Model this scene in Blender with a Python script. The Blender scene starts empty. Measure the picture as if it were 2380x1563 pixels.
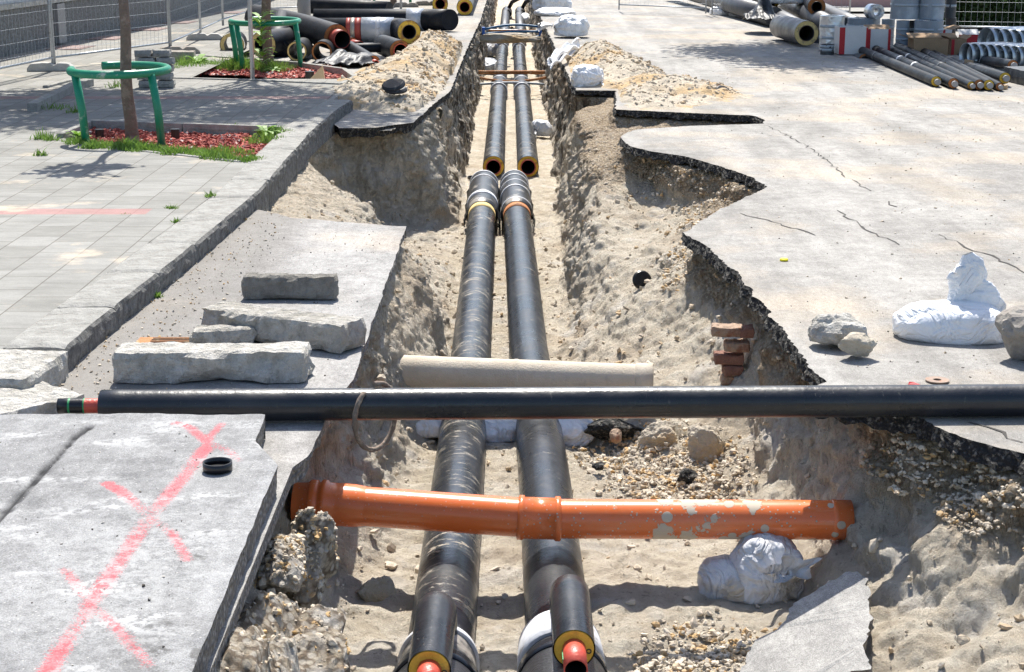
import bpy, bmesh, math, random
import numpy as np
from mathutils import Vector, Matrix
random.seed(7); rng = np.random.default_rng(7)
SC = bpy.context.scene
COL = SC.collection
F = 3800.0; TH = math.atan(961/3800.0); H = 2.36
# ---------- measuring helpers: surveyed positions on a level plane / at a distance
def W(px, py, z=0.0):
    v = py-781.5; u = px-1190
    dn = F*math.sin(TH)+v*math.cos(TH); hz = F*math.cos(TH)-v*math.sin(TH)
    t = (H-z)/dn
    return Vector((u*t, hz*t, z))
def WD(px, py, y):
    v = py-781.5; u = px-1190
    dn = F*math.sin(TH)+v*math.cos(TH); hz = F*math.cos(TH)-v*math.sin(TH)
    t = y/hz
    return Vector((u*t, y, H-dn*t))
# ---------- numpy noise
def _h(ix, iy, iz, s):
    n = (ix.astype(np.int64)*374761393 + iy.astype(np.int64)*668265263 + iz.astype(np.int64)*2147483647 + s*974634777) & 0xffffffff
    n = ((n ^ (n >> 13))*1274126177) & 0xffffffff
    n = ((n ^ (n >> 16))*2246822519) & 0xffffffff
    return ((n ^ (n >> 15)) & 0xffffff)/float(0xffffff)*2-1
def vn(x, y, z, s=0):
    x0 = np.floor(x); y0 = np.floor(y); z0 = np.floor(z)
    fx = x-x0; fy = y-y0; fz = z-z0
    fx = fx*fx*(3-2*fx); fy = fy*fy*(3-2*fy); fz = fz*fz*(3-2*fz)
    r = 0
    for a in (0, 1):
        wa = fx if a else 1-fx
        for b in (0, 1):
            wb = fy if b else 1-fy
            for c in (0, 1):
                wc = fz if c else 1-fz
                r = r + wa*wb*wc*_h(x0+a, y0+b, z0+c, s)
    return r
def fbm(x, y, z, sc, octs=3, s=0, gain=.5):
    r = 0; a = 1.0; f = 1.0/sc
    for i in range(octs):
        r = r + a*vn(x*f+i*17.3, y*f+i*5.1, z*f+i*9.7, s+i)
        a *= gain; f *= 2.03
    return r
# ---------- object helpers
def tag(o, label=None, cat=None, group=None, kind=None):
    if label: o['label'] = label
    if cat: o['category'] = cat
    if group: o['group'] = group
    if kind: o['kind'] = kind
    return o
def empty(name, loc=(0,0,0), rz=0, label=None, cat=None, group=None):
    o = bpy.data.objects.new(name, None); o.empty_display_size = .1
    COL.objects.link(o); o.location = loc; o.rotation_euler = (0,0,rz)
    return tag(o, label, cat, group)
class MB:
    def __init__(s): s.v = []; s.f = []; s.m = []; s.sm = []; s.n = 0
    def add(s, V, Fc, mi=0, smooth=True):
        V = np.asarray(V, float).reshape(-1, 3); s.v.append(V)
        for f in Fc: s.f.append(tuple(int(i)+s.n for i in f)); s.m.append(mi); s.sm.append(smooth)
        s.n += len(V); return s
    def box(s, c, d, rz=0, mi=0, R=None):
        x, y, z = d[0]/2, d[1]/2, d[2]/2
        V = np.array([(-x,-y,-z),(x,-y,-z),(x,y,-z),(-x,y,-z),(-x,-y,z),(x,-y,z),(x,y,z),(-x,y,z)], float)
        M = R if R is not None else Matrix.Rotation(rz, 3, 'Z')
        V = V @ np.array(M).T + np.array(c, float)
        return s.add(V, [(0,3,2,1),(4,5,6,7),(0,1,5,4),(1,2,6,5),(2,3,7,6),(3,0,4,7)], mi, False)
    def tube(s, pts, r, n=24, caps=(True, True), mi=0, flip=False, closed=False):
        P = [Vector(p) for p in pts]; k = len(P)
        if not hasattr(r, '__len__'): r = [r]*k
        T = []
        for i in range(k):
            if closed: t = P[(i+1) % k]-P[i-1]
            else: t = P[min(i+1, k-1)]-P[max(i-1, 0)]
            T.append(t.normalized())
        up = Vector((0,0,1)) if abs(T[0].z) < .9 else Vector((1,0,0))
        a = T[0].cross(up).normalized(); V = []
        for i in range(k):
            a = (a-T[i]*a.dot(T[i])).normalized(); b = T[i].cross(a)
            # mitre on bends
            for j in range(n):
                th = 2*math.pi*j/n
                V.append(P[i]+(a*math.cos(th)+b*math.sin(th))*r[i])
        Fc = []
        rg = range(k) if closed else range(k-1)
        for i in rg:
            i2 = (i+1) % k
            for j in range(n):
                q = (i*n+j, i*n+(j+1) % n, i2*n+(j+1) % n, i2*n+j)
                Fc.append(q[::-1] if not flip else q)
        s.add([tuple(v) for v in V], Fc, mi, True)
        base = s.n-k*n
        if not closed:
            if caps[0]: s.f.append(tuple(base+j for j in range(n))); s.m.append(mi); s.sm.append(False)
            if caps[1]: s.f.append(tuple(base+(k-1)*n+j for j in reversed(range(n)))); s.m.append(mi); s.sm.append(False)
        return s
    def ring(s, p, d, r0, r1, L, n=32, mi=0):
        """solid ring: centre p, axis d, inner r0, outer r1, length L (from p backwards)"""
        p = Vector(p); d = Vector(d).normalized()
        up = Vector((0,0,1)) if abs(d.z) < .9 else Vector((1,0,0))
        a = d.cross(up).normalized(); b = d.cross(a); V = []
        for (rr, q) in ((r0, p), (r1, p), (r1, p-d*L), (r0, p-d*L)):
            for j in range(n):
                th = 2*math.pi*j/n; V.append(tuple(q+(a*math.cos(th)+b*math.sin(th))*rr))
        Fc = []
        for k in range(4):
            k2 = (k+1) % 4
            for j in range(n):
                Fc.append((k*n+j, k*n+(j+1) % n, k2*n+(j+1) % n, k2*n+j))
        b0 = s.n
        s.add(V, Fc, mi, True)
        for i in range(len(s.sm)-4*n, len(s.sm)):
            seg = (i-(len(s.sm)-4*n))//n
            if seg in (0, 2): s.sm[i] = False
        return s
    def build(s, name, mats, parent=None):
        me = bpy.data.meshes.new(name)
        V = np.concatenate(s.v) if s.v else np.zeros((0,3))
        me.from_pydata([tuple(v) for v in V.tolist()], [], s.f)
        if not isinstance(mats, (list, tuple)): mats = [mats]
        for m in mats: me.materials.append(m)
        me.polygons.foreach_set('material_index', s.m); me.polygons.foreach_set('use_smooth', s.sm)
        me.update()
        o = bpy.data.objects.new(name, me); COL.objects.link(o)
        if parent:
            o.parent = parent
        return o
def fast_mesh(name, V, Q, mat, parent=None, smooth=True, attrs=None):
    """V Nx3 array, Q Mx3/4 int array"""
    me = bpy.data.meshes.new(name); V = np.ascontiguousarray(V, dtype=np.float32); Q = np.ascontiguousarray(Q, dtype=np.int32)
    k = Q.shape[1]
    me.vertices.add(len(V)); me.vertices.foreach_set('co', V.ravel())
    me.loops.add(Q.size); me.loops.foreach_set('vertex_index', Q.ravel())
    me.polygons.add(len(Q)); me.polygons.foreach_set('loop_start', np.arange(0, Q.size, k, dtype=np.int32))
    me.polygons.foreach_set('loop_total', np.full(len(Q), k, dtype=np.int32))
    me.polygons.foreach_set('use_smooth', np.full(len(Q), smooth, dtype=bool))
    mats = mat if isinstance(mat, (list, tuple)) else [mat]
    for m in mats: me.materials.append(m)
    me.update(calc_edges=True); me.validate()
    if attrs:
        for n, a in attrs.items():
            at = me.attributes.new(n, 'FLOAT', 'POINT'); at.data.foreach_set('value', np.asarray(a, dtype=np.float32))
    o = bpy.data.objects.new(name, me); COL.objects.link(o)
    if parent: o.parent = parent
    return o
def grid_faces(ny, nx, off=0):
    i = np.arange(ny-1)[:, None]; j = np.arange(nx-1)[None, :]
    a = i*nx+j
    return (np.stack([a, a+1, a+nx+1, a+nx], -1).reshape(-1, 4)+off)
def copy_tree(o, parent=None):
    c = o.copy(); COL.objects.link(c); c.parent = parent
    for ch in list(o.children): copy_tree(ch, c)
    return c
# ---------- materials
class NT:
    def __init__(s, name):
        s.mat = bpy.data.materials.new(name); s.mat.use_nodes = True
        s.t = s.mat.node_tree; s.N = s.t.nodes; s.L = s.t.links
        s.b = s.N['Principled BSDF']; s.out = s.N['Material Output']
        tc = s.N.new('ShaderNodeTexCoord'); s.co = tc.outputs['Object']; s.geo = None
    def lk(s, a, b): s.L.new(a, b)
    def setin(s, sock, v):
        if isinstance(v, bpy.types.NodeSocket): s.lk(v, sock)
        else:
            if hasattr(v, '__len__') and len(v) == 3 and sock.type == 'RGBA': v = (*v, 1)
            sock.default_value = v
    def vmul(s, v, sc):
        n = s.N.new('ShaderNodeVectorMath'); n.operation = 'MULTIPLY'; s.lk(v, n.inputs[0]); n.inputs[1].default_value = sc; return n.outputs[0]
    def noise(s, scale, det=4, rough=.55, v=None, dist=0, sc=None):
        n = s.N.new('ShaderNodeTexNoise'); n.inputs['Scale'].default_value = scale; n.inputs['Detail'].default_value = det
        n.inputs['Roughness'].default_value = rough; n.inputs['Distortion'].default_value = dist
        v = v or s.co
        if sc: v = s.vmul(v, sc)
        s.lk(v, n.inputs['Vector']); return n.outputs['Fac']
    def vor(s, scale, feat='F1', v=None, sc=None, out='Distance', rnd=1.0):
        n = s.N.new('ShaderNodeTexVoronoi'); n.feature = feat; n.inputs['Scale'].default_value = scale; n.inputs['Randomness'].default_value = rnd
        v = v or s.co
        if sc: v = s.vmul(v, sc)
        s.lk(v, n.inputs['Vector']); return n.outputs[out]
    def ramp(s, f, lo, hi, a=0.0, b=1.0, smooth=True):
        n = s.N.new('ShaderNodeMapRange'); n.interpolation_type = 'SMOOTHSTEP' if smooth else 'LINEAR'
        s.lk(f, n.inputs['Value']); n.inputs['From Min'].default_value = lo; n.inputs['From Max'].default_value = hi
        n.inputs['To Min'].default_value = a; n.inputs['To Max'].default_value = b; return n.outputs['Result']
    def math(s, op, a, b=0.0, clamp=False):
        n = s.N.new('ShaderNodeMath'); n.operation = op; n.use_clamp = clamp
        s.setin(n.inputs[0], a); s.setin(n.inputs[1], b); return n.outputs[0]
    def mix(s, f, a, b, mode='MIX'):
        n = s.N.new('ShaderNodeMix'); n.data_type = 'RGBA'; n.blend_type = mode
        s.setin(n.inputs[0], f); s.setin(n.inputs[6], a); s.setin(n.inputs[7], b); return n.outputs[2]
    def xyz(s, v=None):
        n = s.N.new('ShaderNodeSeparateXYZ'); s.lk(v or s.co, n.inputs[0]); return n.outputs
    def normal(s):
        n = s.N.new('ShaderNodeNewGeometry'); return n.outputs['Normal']
    def attr(s, name):
        n = s.N.new('ShaderNodeAttribute'); n.attribute_name = name; return n.outputs['Fac']
    def rnd(s):
        n = s.N.new('ShaderNodeObjectInfo'); return n.outputs['Random']
    def bump(s, h, dist, strength=1.0, prev=None):
        n = s.N.new('ShaderNodeBump'); n.inputs['Distance'].default_value = dist; n.inputs['Strength'].default_value = strength
        s.lk(h, n.inputs['Height'])
        if prev is not None: s.lk(prev, n.inputs['Normal'])
        return n.outputs[0]
    def done(s, col, rough=.8, nrm=None, metal=0.0, spec=None, **kw):
        s.setin(s.b.inputs['Base Color'], col); s.setin(s.b.inputs['Roughness'], rough); s.setin(s.b.inputs['Metallic'], metal)
        if nrm is not None: s.lk(nrm, s.b.inputs['Normal'])
        if spec is not None: s.b.inputs['Specular IOR Level'].default_value = spec
        for k, v in kw.items(): s.setin(s.b.inputs[k.replace('_', ' ')], v)
        return s.mat
M = {}
def simple(name, col, rough=.6, metal=0, var=.25, sc=12, bump=.002, dirt=None, dirtamt=.0, bs=60):
    t = NT(name); n = t.noise(sc, 5); dark = tuple(c*(1-var) for c in col); light = tuple(min(1, c*(1+var)) for c in col)
    c = t.mix(n, dark, light)
    if dirt:
        d = t.ramp(t.noise(sc*.6, 6, .65), .62-dirtamt*.35, .72-dirtamt*.25)
        c = t.mix(d, c, dirt)
    b = t.bump(t.noise(bs, 4), bump)
    M[name] = t.done(c, rough, b, metal); return M[name]
def mats():
    # soil: gravelly ochre layer under the road, pale silty sand below
    t = NT('soil'); z = t.xyz()[2]
    n1 = t.noise(1.1, 5, .6); n2 = t.noise(9, 6, .7); n3 = t.noise(45, 5, .7)
    sand = t.mix(t.ramp(n2, .3, .7), (.60,.515,.395), (.82,.745,.61))
    sand = t.mix(t.ramp(n1, .48, .68, 0, .7), sand, (.60,.49,.36))
    pale = t.ramp(t.noise(2.3, 4, .6), .55, .66)
    sand = t.mix(t.math('MULTIPLY', pale, .6), sand, (.80,.75,.67))
    pit_shade = t.ramp(t.noise(22, 5, .75), .58, .66, 0, .6); sand = t.mix(pit_shade, sand, (.24,.18,.12))  # random dark spots painted into the sand as the shade of small pits
    cell = t.N.new('ShaderNodeTexVoronoi'); cell.inputs['Scale'].default_value = 34; t.lk(t.co, cell.inputs['Vector'])
    grav = t.mix(t.ramp(cell.outputs['Distance'], .1, .6), (.62,.50,.34), (.30,.215,.135))
    cc = t.N.new('ShaderNodeSeparateColor'); t.lk(cell.outputs['Color'], cc.inputs[0])
    grav = t.mix(t.ramp(cc.outputs[0], .5, 1.0, 0, .6), grav, (.56,.5,.41))
    lay = t.ramp(t.math('ADD', z, t.math('MULTIPLY', t.math('SUBTRACT', n1, .5), .5)), -.47, -.30); lay = t.math('MULTIPLY', lay, t.ramp(t.xyz()[0], -.2, .9, .35, 1))
    col = t.mix(t.math('MULTIPLY', lay, .85), sand, grav)
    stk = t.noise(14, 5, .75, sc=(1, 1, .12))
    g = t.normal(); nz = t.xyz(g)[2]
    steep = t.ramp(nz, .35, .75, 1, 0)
    wall_shade = t.math('MULTIPLY', t.ramp(stk, .44, .58), steep)
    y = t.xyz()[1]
    wall_shade = t.math('MULTIPLY', wall_shade, t.ramp(y, 20, 25, .10, .96))  # streaks darkened on steep far walls, painting in their shade under grazing sun
    col = t.mix(wall_shade, col, (.11,.08,.055))
    damp = t.ramp(t.noise(.9, 3), .60, .75, 0, .3)
    col = t.mix(damp, col, (.38,.29,.20))
    b = t.bump(t.noise(60, 5, .8), .022); b = t.bump(t.noise(18, 7, .8), .05, prev=b)
    b = t.bump(t.math('MULTIPLY', t.math('SUBTRACT', 1.0, cell.outputs['Distance']), lay), .02, prev=b)
    b = t.bump(t.math('MULTIPLY', stk, steep), .05, prev=b)
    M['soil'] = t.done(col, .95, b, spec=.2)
    # loose heaps
    t = NT('heap_soil'); n2 = t.noise(7, 6, .7); n3 = t.noise(40, 5, .7)
    och = t.ramp(t.noise(.8, 3), .48, .6)
    a = t.mix(n2, (.40,.345,.265), (.64,.57,.46)); o_ = t.mix(n2, (.38,.265,.145), (.66,.49,.29))
    c = t.mix(och, a, o_); b = t.bump(n3, .015); b = t.bump(n2, .05, prev=b)
    M['heap'] = t.done(c, .95, b, spec=.2)
    # clods / stones with random colours by island (position noise)
    t = NT('clod'); n = t.vor(3.3, out='Color')
    s_ = t.N.new('ShaderNodeSeparateColor'); t.lk(n, s_.inputs[0])
    c = t.mix(s_.outputs[0], (.40,.335,.25), (.64,.56,.45)); c = t.mix(t.ramp(s_.outputs[1], .7, .95), c, (.5,.36,.21))
    b = t.bump(t.noise(50, 4), .008)
    M['clod'] = t.done(c, .95, b, spec=.2)
    t = NT('rubble_mix'); n = t.vor(40, out='Color'); s_ = t.N.new('ShaderNodeSeparateColor'); t.lk(n, s_.inputs[0]); c = t.mix(t.ramp(s_.outputs[0], .45, .55), (.09,.075,.06), (.5,.46,.4)); M['rubble_mix'] = t.done(c, .9)
    t = NT('gravel_stone'); n = t.vor(21, out='Color')
    s_ = t.N.new('ShaderNodeSeparateColor'); t.lk(n, s_.inputs[0])
    c = t.mix(s_.outputs[0], (.42,.36,.28), (.68,.60,.48)); c = t.mix(t.ramp(s_.outputs[1], .6, .9), c, (.52,.35,.17))
    M['gravel'] = t.done(c, .85, t.bump(t.noise(80, 3), .003), spec=.3)
    # asphalt / dusty concrete road
    def asphalt(name, c0, c1, dust, dusty=.5, paint=False, dark=None):
        t = NT(name); n = t.noise(.55, 5, .6); f = t.noise(160, 3, .7); m = t.noise(6, 6, .65)
        st = t.noise(2.5, 5, .65, sc=(1, .45, 1))
        c = t.mix(t.ramp(m, .3, .7), c0, c1)
        c = t.mix(t.ramp(st, .4, .7, 0, .5), c, tuple(x*1.12 for x in c1))
        d = t.ramp(n, .62-dusty*.25, .80-dusty*.25)
        c = t.mix(t.math('MULTIPLY', d, .75), c, dust)
        g = t.math('MULTIPLY', t.ramp(f, .38, .62, -.5, .5), .42)
        c = t.mix(1.0, c, t.math('ADD', g, 1.0), 'MULTIPLY')
        g2 = t.math('ADD', t.ramp(t.noise(38, 5, .8, sc=(1,.6,1)), .3, .7, -.16, .16), 1.0); c = t.mix(1.0, c, g2, 'MULTIPLY')
        g3 = t.math('ADD', t.ramp(t.noise(.9, 7, .75, sc=(1,.5,1)), .3, .7, -.22, .14), 1.0); c = t.mix(1.0, c, g3, 'MULTIPLY')
        g4 = t.math('ADD', t.ramp(t.noise(1.6, 5, .7, sc=(1.3,.10,1)), .35, .65, -.13, .09), 1.0); c = t.mix(1.0, c, g4, 'MULTIPLY')
        sp = t.vor(55); c = t.mix(t.ramp(sp, .10, .18, .6, 0), c, (.10,.09,.08)); sp3 = t.vor(31); c = t.mix(t.ramp(sp3, .09, .13, .7, 0), c, (.55,.53,.49))
        sp2 = t.ramp(t.noise(1.7, 7, .75), .66, .72, 0, .5); c = t.mix(sp2, c, tuple(x*.62 for x in c0))
        if dark:
            x = t.xyz()[0]; c = t.mix(t.math('MULTIPLY', t.ramp(t.math('ADD', x, t.math('MULTIPLY', n, .8)), dark[0], dark[1], 1, 0), .7), c, dark[2])
        if paint:
            p = t.attr('paint'); q = t.math('MULTIPLY', t.ramp(t.math('ADD', p, t.math('MULTIPLY', t.math('SUBTRACT', t.noise(110, 2, .8), .5), 2.2)), .40, .85), .68)
            c = t.mix(q, c, (.58,.06,.08))
            w = t.attr('scuff'); c = t.mix(t.math('MULTIPLY', w, t.ramp(t.noise(30, 4, .7), .4, .6)), c, (.50,.50,.49))
            w = t.attr('stain'); c = t.mix(t.math('MULTIPLY', w, t.ramp(t.noise(14, 4, .7), .45, .6)), c, (.09,.085,.08))
            w = t.attr('tar'); c = t.mix(w, c, (.03,.03,.032))
        b = t.bump(f, .004); b = t.bump(m, .01, prev=b)
        M[name] = t.done(c, .9, b, spec=.25); return M[name]
    asphalt('road', (.255,.243,.225), (.355,.34,.315), (.42,.365,.29), .66)
    asphalt('oldroad', (.245,.238,.228), (.36,.35,.335), (.42,.37,.31), .35, dark=(-1.75, -1.0, (.20,.185,.165)))
    asphalt('slab', (.19,.19,.19), (.30,.30,.297), (.40,.39,.37), .3, paint=True)
    asphalt('plate', (.25,.245,.235), (.36,.35,.33), (.42,.38,.32), .45)
    t = NT('asphalt_break'); v = t.vor(42); f = t.noise(25, 5, .7)
    c = t.mix(t.ramp(v, .1, .5), (.085,.08,.075), (.015,.015,.015)); c = t.mix(t.ramp(f, .52, .64, 0, .8), c, (.30,.27,.23))
    b = t.bump(v, .03); b = t.bump(f, .04, prev=b)
    M['abreak'] = t.done(c, .8, b)
    t = NT('concrete_break'); v = t.vor(36); f = t.noise(18, 5, .7)
    c = t.mix(t.ramp(v, .1, .6), (.42,.39,.35), (.2,.18,.16)); c = t.mix(t.ramp(f, .55, .65, 0, .6), c, (.1,.095,.09))
    b = t.bump(v, .02); b = t.bump(f, .03, prev=b)
    M['cbreak'] = t.done(c, .9, b)
    t = NT('conglomerate'); v = t.N.new('ShaderNodeTexVoronoi'); v.inputs['Scale'].default_value = 30; t.lk(t.co, v.inputs['Vector'])
    s_ = t.N.new('ShaderNodeSeparateColor'); t.lk(v.outputs['Color'], s_.inputs[0]); f = t.noise(5, 5, .7)
    c = t.mix(s_.outputs[0], (.50,.41,.29), (.80,.73,.62)); c = t.mix(t.ramp(v.outputs['Distance'], .35, .7), c, (.26,.20,.14))
    c = t.mix(t.ramp(f, .60, .66, 0, .8), c, (.055,.052,.05)); c = t.mix(t.ramp(t.noise(3.2, 4), .52, .62, 0, .55), c, (.72,.70,.66))
    c = t.mix(t.ramp(t.noise(4.1, 4, .6), .60, .68, 0, .7), c, (.5,.3,.12))
    b = t.bump(t.math('SUBTRACT', 1.0, v.outputs['Distance']), .012); b = t.bump(t.noise(24, 7, .8), .05, prev=b)
    M['conglomerate'] = t.done(c, .92, b)
    # paving: slabs 0.4 x 0.4 in courses along the kerb
    t = NT('paving'); br = t.N.new('ShaderNodeTexBrick'); br.offset = .5
    mp = t.N.new('ShaderNodeMapping'); mp.inputs['Rotation'].default_value = (0,0,math.radians(90)); t.lk(t.co, mp.inputs['Vector']); t.lk(mp.outputs[0], br.inputs['Vector'])
    br.inputs['Scale'].default_value = 1.0; br.inputs['Brick Width'].default_value = .4; br.inputs['Row Height'].default_value = .3
    br.inputs['Mortar Size'].default_value = .006; br.inputs['Mortar Smooth'].default_value = .6; br.inputs['Bias'].default_value = 0
    br.inputs['Color1'].default_value = (.225,.22,.20,1); br.inputs['Color2'].default_value = (.275,.27,.25,1); br.inputs['Mortar'].default_value = (.12,.11,.095,1)
    X = t.xyz(); c = br.outputs['Color']
    y = X[1]
    st = t.math('MULTIPLY', t.ramp(y, 12.72, 12.74), t.ramp(y, 12.98, 13.0, 1, 0)); st = t.math('MULTIPLY', st, t.ramp(X[0], -2.9, -2.88, 1, 0))
    st2 = t.math('MULTIPLY', t.ramp(y, 21.4, 21.42), t.ramp(y, 21.75, 21.78, 1, 0))
    st = t.math('ADD', st, t.math('MULTIPLY', st2, .7))
    c = t.mix(t.math('MULTIPLY', st, .75), c, (.36,.19,.175))
    n = t.noise(1.2, 5, .65); c = t.mix(t.ramp(n, .56, .7, 0, .65), c, (.55,.47,.36))
    c = t.mix(1.0, c, t.math('ADD', t.ramp(t.noise(140, 3, .7), .3, .7, -.12, .12), 1.0), 'MULTIPLY')
    c = t.mix(1.0, c, t.math('ADD', t.ramp(t.noise(5, 6, .75, sc=(.4,1,1)), .3, .7, -.16, .14), 1.0), 'MULTIPLY')
    c = t.mix(t.ramp(t.noise(3, 6, .7), .60, .72, 0, .35), c, (.2,.19,.17))
    b = t.bump(br.outputs['Fac'], .008, -1.0); b = t.bump(t.noise(90, 3), .003, prev=b)
    M['paving'] = t.done(c, .88, b, spec=.25)
    # stones and concrete
    def stone(name, a, b_, spots=(.15,.14,.13), sc=10, bd=.02):
        t = NT(name); n = t.noise(sc, 6, .7); f = t.noise(90, 4, .7); p = t.vor(120)
        c = t.mix(t.ramp(n, .3, .7), a, b_); c = t.mix(t.ramp(p, .12, .25, .45, 0), c, spots)
        c = t.mix(t.ramp(t.noise(2.5, 5, .7), .58, .7, 0, .5), c, tuple(x*.6 for x in a))
        bb = t.bump(f, .006); bb = t.bump(n, bd, prev=bb); M[name] = t.done(c, .92, bb, spec=.2); return M[name]
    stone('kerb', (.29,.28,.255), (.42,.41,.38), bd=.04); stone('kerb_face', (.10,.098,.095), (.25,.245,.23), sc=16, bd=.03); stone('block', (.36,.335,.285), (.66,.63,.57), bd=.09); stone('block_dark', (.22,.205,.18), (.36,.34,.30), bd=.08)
    stone('pale', (.44,.415,.36), (.78,.75,.69), bd=.09); stone('rock', (.42,.37,.29), (.58,.52,.42)); stone('rock_dark', (.27,.24,.21), (.38,.35,.31))
    stone('foot', (.42,.41,.385), (.56,.55,.52)); stone('plinth', (.16,.16,.155), (.36,.36,.35), sc=22, bd=.05); stone('facade', (.62,.615,.60), (.68,.675,.66), bd=.002, sc=2)
    stone('clay_pipe', (.56,.485,.38), (.66,.59,.48), spots=(.4,.33,.25), sc=5, bd=.006)
    # polyethylene pipe casing with dried mud smears wrapped round it
    def casing(name, mud=.5, axis='y', base=(.014,.017,.022), rough=.30):
        t = NT(name); s_ = {'y': (.5, 1.9, .5), 'x': (1.9, .5, .5), '0': (1,1,1)}[axis]
        w = t.noise(11, 7, .8, sc=s_, dist=.35); big = t.noise(1.1, 3, .6); nz = t.xyz(t.normal())[2]
        up = t.ramp(nz, -.2, .95)
        k = t.math('MULTIPLY', t.ramp(big, .35, .62), up)
        m = t.math('MULTIPLY', t.ramp(w, .66-.12*mud, .74-.12*mud), t.math('ADD', t.math('MULTIPLY', k, .8), .15*mud))
        fine = t.ramp(t.noise(90, 3, .8), .66, .72, 0, .25*mud+.05)
        dustv = t.ramp(t.noise(2.3, 5, .7), .4, .8, 0, .05+.06*mud)
        c = t.mix(dustv, base, (.33,.31,.28)); c = t.mix(m, c, (.47,.41,.32)); c = t.mix(fine, c, (.5,.46,.4))
        r = t.math('ADD', rough, t.math('MULTIPLY', m, .6)); r = t.math('ADD', r, t.ramp(t.noise(4, 4), .3, .7, -.06, .1))
        M[name] = t.done(c, r, t.bump(t.noise(30, 3), .002), spec=.2 if name == 'pe_heap' else .5); return M[name]
    casing('pe_muddy', 1.0); casing('pe_mid', .55); casing('pe_clean', .40, 'x'); casing('pe_heap', .0, '0', (.007,.010,.015), .48); casing('pe_far', .35, '0', (.05,.053,.06), .45)
    simple('sleeve', (.03,.031,.033), .35, 0, .3, 6, .004, (.33,.3,.26), .25)
    simple('band', (.012,.014,.018), .22, 0, .2, 8, .001)
    simple('white_tape', (.68,.69,.71), .45, 0, .12, 14, .004, (.4,.37,.33), .15, 25)
    simple('foam', (.82,.48,.06), .8, 0, .35, 9, .006, (.38,.19,.05), .35)
    simple('foam_pale', (.68,.50,.20), .85, 0, .3, 14, .006, (.32,.24,.14), .25)
    simple('foam_burnt', (.42,.16,.05), .8, 0, .4, 12, .006, (.15,.07,.03), .2)
    simple('steel_red', (.40,.06,.04), .5, 0, .3, 10, .003, (.22,.07,.05), .2)
    simple('steel_bright_red', (.60,.09,.055), .4, 0, .2, 10, .003)
    simple('steel_dark', (.09,.075,.07), .5, .4, .4, 14, .004, (.22,.12,.07), .3)
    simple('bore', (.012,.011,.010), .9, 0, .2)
    simple('weld', (.45,.40,.34), .4, .6, .3, 20, .004)
    simple('green_mark', (.02,.28,.09), .5)
    simple('green_paint', (.008,.22,.12), .35, 0, .22, 9, .001, (.35,.42,.36), .05)
    simple('galv', (.40,.43,.46), .42, .55, .2, 20, .001, (.24,.23,.22), .15)
    simple('rust', (.40,.17,.06), .85, 0, .45, 22, .012, (.55,.38,.22), .25, 40)
    simple('rusty_iron', (.28,.20,.15), .7, .1, .35, 30, .004, (.33,.16,.09), .2)
    simple('cover_plate', (.24,.165,.15), .8, 0, .25, 10, .004)
    simple('blue', (.02,.13,.50), .4, 0, .3, 12); simple('bluebar', (.02,.12,.24), .45, 0, .3, 12)
    simple('grey_pvc', (.25,.28,.31), .45, 0, .25, 8)
    simple('foil', (.62,.65,.68), .28, .85, .15, 8, .03, None, 0, 9)
    simple('wrap', (.27,.31,.35), .42, 0, .25, 3, .012, (.42,.46,.49), .35, 7)
    simple('wrap_dark', (.045,.05,.055), .45, 0, .3, 5, .006)
    simple('cardboard', (.34,.22,.125), .85, 0, .18, 5, .003); simple('card_white', (.62,.61,.59), .7, 0, .08, 5, .002); simple('card_red', (.45,.02,.025), .65, 0, .12, 5, .001)
    simple('wood', (.58,.40,.22), .8, 0, .25, 7, .004); simple('wood_pale', (.62,.46,.28), .8, 0, .2, 8, .004)
    simple('bark', (.17,.125,.10), .9, 0, .4, 16, .02, (.26,.20,.165), .4, 22)
    simple('pole_grey', (.28,.28,.285), .5, .2, .15, 6)
    simple('brick', (.38,.27,.19), .9, 0, .35, 9, .01, (.26,.12,.07), .3); simple('brick_red', (.24,.12,.085), .9, 0, .35, 9, .01)
    simple('dark_rubber', (.02,.02,.021), .55, 0, .3, 10, .003, (.2,.18,.15), .1); simple('cap_black', (.012,.012,.013), .3, 0, .2, 10, .001)
    simple('yellow', (.85,.72,.01), .4, 0, .05); simple('crack', (.06,.055,.05), .95, 0, .3)
    simple('rope', (.20,.15,.115), .85, 0, .3, 60, .003, (.35,.28,.22), .3)
    simple('black_film', (.012,.014,.018), .5, 0, .3, 6, .02, None, 0, 12)
    t = NT('orange_pvc'); x = t.xyz()[0]
    v1 = t.vor(9); v2 = t.vor(38); v3 = t.noise(5.5, 5, .6)
    right = t.ramp(x, .1, .75); big = t.math('MULTIPLY', t.ramp(t.math('ADD', v1, t.math('MULTIPLY', v3, .3)), .37, .38, 1, 0), t.ramp(x, .35, .55))
    bl = t.ramp(t.math('MULTIPLY', v3, t.math('MULTIPLY', t.ramp(x, .45, .65), t.ramp(x, 1.05, 1.3, 1, 0))), .46, .47)
    sm = t.math('MULTIPLY', t.ramp(v2, .17, .19, 1, 0), t.ramp(t.noise(3, 3), .40, .5)); sm = t.math('MULTIPLY', sm, t.ramp(x, -.9, .3, .25, 1))
    m = t.math('MAXIMUM', t.math('MAXIMUM', big, bl), sm)
    base = t.mix(t.noise(3, 4), (.72,.15,.032), (.82,.19,.05)); base = t.mix(t.ramp(t.noise(1.8, 6, .75), .4, .8, 0, .25), base, (.55,.40,.29))
    c = t.mix(m, base, (.55,.47,.37)); r = t.math('ADD', t.math('MULTIPLY', m, .6), .24)
    sc_ = t.noise(8, 5, .7, sc=(.3, 3, 3)); c = t.mix(t.ramp(sc_, .62, .68, 0, .25), c, (.8,.4,.25))
    M['orange'] = t.done(c, r, t.bump(m, .002))
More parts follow.
